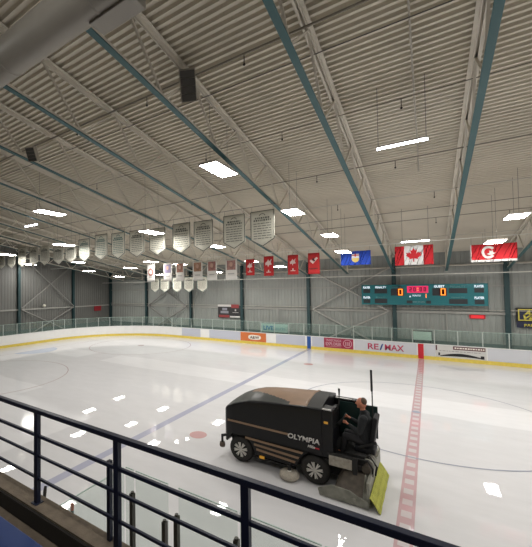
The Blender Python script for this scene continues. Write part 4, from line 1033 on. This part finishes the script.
for i in (0, 1):
    caps(bm, [((-1.43, yc, 1.62), .09), (sh[i], .06), (el[i], .042), (wrp[i], .028)])
    s = -1 if i == 0 else 1
    w = V(wrp[i]); h = V(hd_[i]); caps(bm, [(w, .026), (w.lerp(h, .6), .030)])
    for f in range(4):        # fingers curl round the wheel rim
        base = h + V((.012, 0, (f - 1.5) * .021 + .0)); L = (.85, 1, .95, .75)[f]
        k1 = base + V((-.045 * L, .004 * s, .006)); k2 = k1 + V((-.022 * L, -.02 * s, -.012)); k3 = k2 + V((.012, -.018 * s, -.012)) * L
        caps(bm, [(w.lerp(h, .6), .012), (base, .0100), (k1, .0092), (k2, .0086), (k3, .0078)])
    caps(bm, [(w.lerp(h, .35), .014), (w.lerp(h, .7) + V((0, -.02 * s, .03)), .011), (h + V((-.03, -.03 * s, .025)), .009)])
    caps(bm, [(hip[i], .085), (kn[i], .058), (an[i], .042)]); caps(bm, [(an[i], .042), ((an[i][0] - .14, an[i][1], .755), .034)])
person = remesh('person', bm, M_skin, .0065, None, DO, 2)
tag(person, 'person in dark jacket and trousers sitting on the machine, hands on its steering wheel', 'person')
bm = bmesh.new()
caps(bm, [((-1.41, yc, 1.76), .11), ((-1.39, yc, 1.62), .185), ((-1.37, yc, 1.38), .185), ((-1.36, yc, 1.14), .18)])
caps(bm, [((-1.42, yc - .08, 1.60), .145), ((-1.38, yc - .07, 1.15), .15)]); caps(bm, [((-1.42, yc + .08, 1.60), .145), ((-1.38, yc + .07, 1.15), .15)])
caps(bm, [((-1.43, yc, 1.82), .088), ((-1.43, yc, 1.86), .086)])
for i in (0, 1): caps(bm, [((-1.43, yc, 1.64), .11), (sh[i], .096), (el[i], .074), (V(wrp[i]).lerp(V(el[i]), .12), .048)])
remesh('jacket', bm, M_jack, .013, person, DO, 3)
bm = bmesh.new()
for i in (0, 1): caps(bm, [(hip[i], .115), (kn[i], .086), ((an[i][0], an[i][1], .84), .066)])
caps(bm, [(hip[0], .12), (hip[1], .12)])
remesh('trousers', bm, M_trou, .012, person, DO, 3)
bm = bmesh.new()
for i in (0, 1): caps(bm, [((an[i][0], an[i][1], .83), .052), ((an[i][0] + .01, an[i][1], .755), .052), ((an[i][0] - .15, an[i][1], .75), .045)])
remesh('boots', bm, M_boot, .010, person, DO, 2)
bm = bmesh.new(); blob(bm, (hc[0] + .04, yc, hc[2] + .045), (.088, .094, .104))
bmesh.ops.delete(bm, geom=[v for v in bm.verts if v.co.z < hc[2] - .06 or v.co.x < hc[0] - .075], context='VERTS')
blob(bm, (hc[0] + .045, yc, hc[2] + .05), (.084, .096, .102)); remesh('hair', bm, M_hair, .009, person, DO, 1)
b = MB(M_dark)
for s in (-1, 1): b.lathe([(0, .012), (.010, 0), (0, -.012)], (hc[0] - .103, yc + s * .036, hc[2] + .020), 'y', 8)
b.build('eyes', person, DO)

# ------------------------------------------------------------------ near side: boards glass, bench floor, sticks
M_gn = glass_mat('near_glass', (.945, .975, .962), haze=(.75, .87, .83), hz=.06)
def nglass(p, q, z0, z1, label):
    mid = (0, YF, 0)
    d = (V((*q, 0)) - V((*p, 0))).normalized(); s = V((-d.y, d.x, 0)) * .006
    b = MB(M_gn); b.bar((p[0], p[1], (z0 + z1) / 2), (q[0], q[1], (z0 + z1) / 2), .012, z1 - z0); o = b.build('glass_pane', bd, mid)
    b = MB(M_glass_edge); b.bar((p[0], p[1], z1 + .004), (q[0], q[1], z1 + .004), .013, .008); b.build('top_edge', o, mid)
ZT = 2.53
nglass((-3.54, 2.45), (-3.54, 3.49), 1.09, ZT, 'glass pane running towards the stands at the left end of the near glass')
nglass((-3.53, 3.52), (-3.38, 3.52), 1.09, ZT, 'narrow near glass pane at the corner behind the second railing post')
nglass((-3.34, 3.52), (-2.78, 3.52), 1.09, ZT, 'near glass pane left of the gap in the near glass')
nglass((-2.61, 3.52), (-1.80, 3.52), 1.09, ZT, 'near glass pane right of the gap, with a lamp reflected in it')
nglass((-1.77, 3.52), (-.90, 3.52), 1.09, ZT, 'near glass pane right of the third railing post')
nglass((-.87, 3.52), (.40, 3.52), 1.09, ZT, 'near glass pane at the bottom middle, below the top rail')
def npost(x, zt, label):
    b = MB(M_postdark); b.box((x - .028, 3.44, 1.085), (x + .028, 3.50, zt - .02)); b.tube([(x, 3.47, zt - .03), (x, 3.47, zt)], .024, 10); b.build('glass_post', bd, (0, YF, 0))['label'] = 'dark bronze post holding the near glass'
npost(-3.36, 2.27, 'short dark post holding the near glass just right of the second railing post'); npost(-2.80, 2.10, 'dark post at the left side of the gap in the near glass')
npost(-2.61, 2.24, 'dark post at the right side of the gap in the near glass'); npost(-1.79, 2.28, 'dark round-topped post holding the near glass beside the third railing post'); npost(-.88, 2.28, 'dark post holding the near glass at the bottom of the photo')
M_bf = mat('bench_floor', (.10, .10, .10), .8)
b = MB(M_bf); b.box((WX + 1, 2.36, -.02), (WXR - 1, 3.30, .5)); struct('trim_2', b)
hs_ = thing('hockey_stick', (-4.1, 2.75, .5), 'black-taped hockey stick end leaning outside the ledge by the first railing post', 'hockey stick'); og = (-4.1, 2.75, .5)
b = MB(mat('stick_shaft', (.05, .035, .03), .5)); b.bar((-4.20, 2.62, .52), (-4.44, 2.84, 2.12), .035, .022); b.build('shaft', hs_, og)
b = MB(M_dark); b.tube([(-4.43, 2.83, 2.06), (-4.47, 2.87, 2.20), (-4.50, 2.9, 2.25)], [.020, .024, .018], 10); b.build('taped_end', hs_, og)
hs2 = thing('hockey_stick', (-3.9, 2.9, .5), 'dark green stick with an orange-red tip, right of the black-taped one', 'hockey stick'); og = (-3.9, 2.9, .5)
b = MB(mat('stick_green', (.03, .07, .06), .5)); b.bar((-3.9, 2.9, .52), (-3.9, 2.9, 2.15), .032, .026, up=(0, 1, 0)); b.build('shaft', hs2, og)
b = MB(mat('stick_orange', (.45, .10, .05), .5)); b.tube([(-3.9, 2.9, 2.13), (-3.9, 2.9, 2.20), (-3.9, 2.9, 2.215)], [.023, .023, .012], 10); b.build('tip', hs2, og)

# ------------------------------------------------------------------ stands on the camera side
b = MB(M_conc); b.box((WX + 1, 2.12, -.02), (WXR - 1, 2.31, 2.69)); struct('trim_1', b)
b = MB(M_dark); b.box((WX + 1, 2.095, 2.50), (WXR - 1, 2.119, 2.67)); struct('trim_3', b)  # thin dark strip along the inner face of the ledge
b = MB(M_conc); b.box((WX + 1, WN + .1, 2.3), (WXR - 1, 2.09, 2.50)); struct('trim_4', b)
bs = thing('bleacher_bench', (-3.0, 1.4, 2.5), 'blue bench seat at the bottom left corner, behind the concrete ledge', 'bench'); og = (-3.0, 1.4, 2.5)
b = MB(M_seat); b.box((-12, 1.26, 2.86), (4, 1.69, 2.90)); b.build('seat_board', bs, og, bevel=.008)
for x in (-10.5, -8, -5.5, -3.0, -.5, 2.0):
    b = MB(M_dark); b.box((x - .03, 1.35, 2.5), (x + .03, 1.6, 2.86)); b.build('support', bs, og)
rl_ = thing('guard_railing', (-2.32, 2.2, 2.69), 'dark navy metal guard railing on the concrete ledge in the foreground', 'railing'); og = (-2.32, 2.2, 2.69)
X0, X1 = -14.82, 8.0
x = -3.57 - 1.255 * 9; i = 0
while x < 7.9:
    b = MB(M_rail); b.box((x - .03, 2.175, 2.69), (x + .03, 2.225, 3.67)); b.box((x - .05, 2.15, 2.69), (x + .05, 2.25, 2.70)); b.build('post', rl_, og, bevel=.004)
    x += 1.255
for z, h, w in ((3.69, .045, .055), (3.42, .032, .03), (3.205, .026, .026), (2.96, .026, .026)):
    b = MB(M_rail); b.box((X0, 2.2 - w / 2, z - h / 2), (X1, 2.2 + w / 2, z + h / 2)); b.build('rail', rl_, og, bevel=.004)
b = MB(M_rail); b.box((-2.50, 2.24, 2.69), (-2.46, 2.28, 3.42)); b.build('brace_post', rl_, og)

# ------------------------------------------------------------------ world, camera, view
w = bpy.data.worlds.new('world'); SC.world = w; w.use_nodes = True
w.node_tree.nodes['Background'].inputs[0].default_value = (.6, .62, .65, 1); w.node_tree.nodes['Background'].inputs[1].default_value = .02

cam = bpy.data.cameras.new('camera'); co_ = bpy.data.objects.new('camera', cam); COL.objects.link(co_); SC.camera = co_
f, yaw, pit, rol, cx, cy_, H = 345.01, math.radians(35.26), math.radians(1.49), math.radians(-.62), 184.42, 280.99, 5.01
fw = V((-math.sin(yaw) * math.cos(pit), math.cos(yaw) * math.cos(pit), math.sin(pit))); r = V((math.cos(yaw), math.sin(yaw), 0)); u = r.cross(fw)
r2 = r * math.cos(rol) + u * math.sin(rol); u2 = -r * math.sin(rol) + u * math.cos(rol)
co_.matrix_world = Matrix(((r2.x, u2.x, -fw.x, 0), (r2.y, u2.y, -fw.y, 0), (r2.z, u2.z, -fw.z, H), (0, 0, 0, 1)))
cam.sensor_fit = 'VERTICAL'; cam.sensor_height = 36; cam.lens = f * 36 / 547; cam.clip_start = .05; cam.clip_end = 200
cam.shift_x = (266 - cx) / 547; cam.shift_y = -(273.5 - cy_) / 547
SC.view_settings.view_transform = 'Standard'; SC.view_settings.look = 'None'; SC.view_settings.gamma = 1; SC.view_settings.exposure = -.38
try: SC.view_settings.use_curve_mapping = False
except Exception: pass
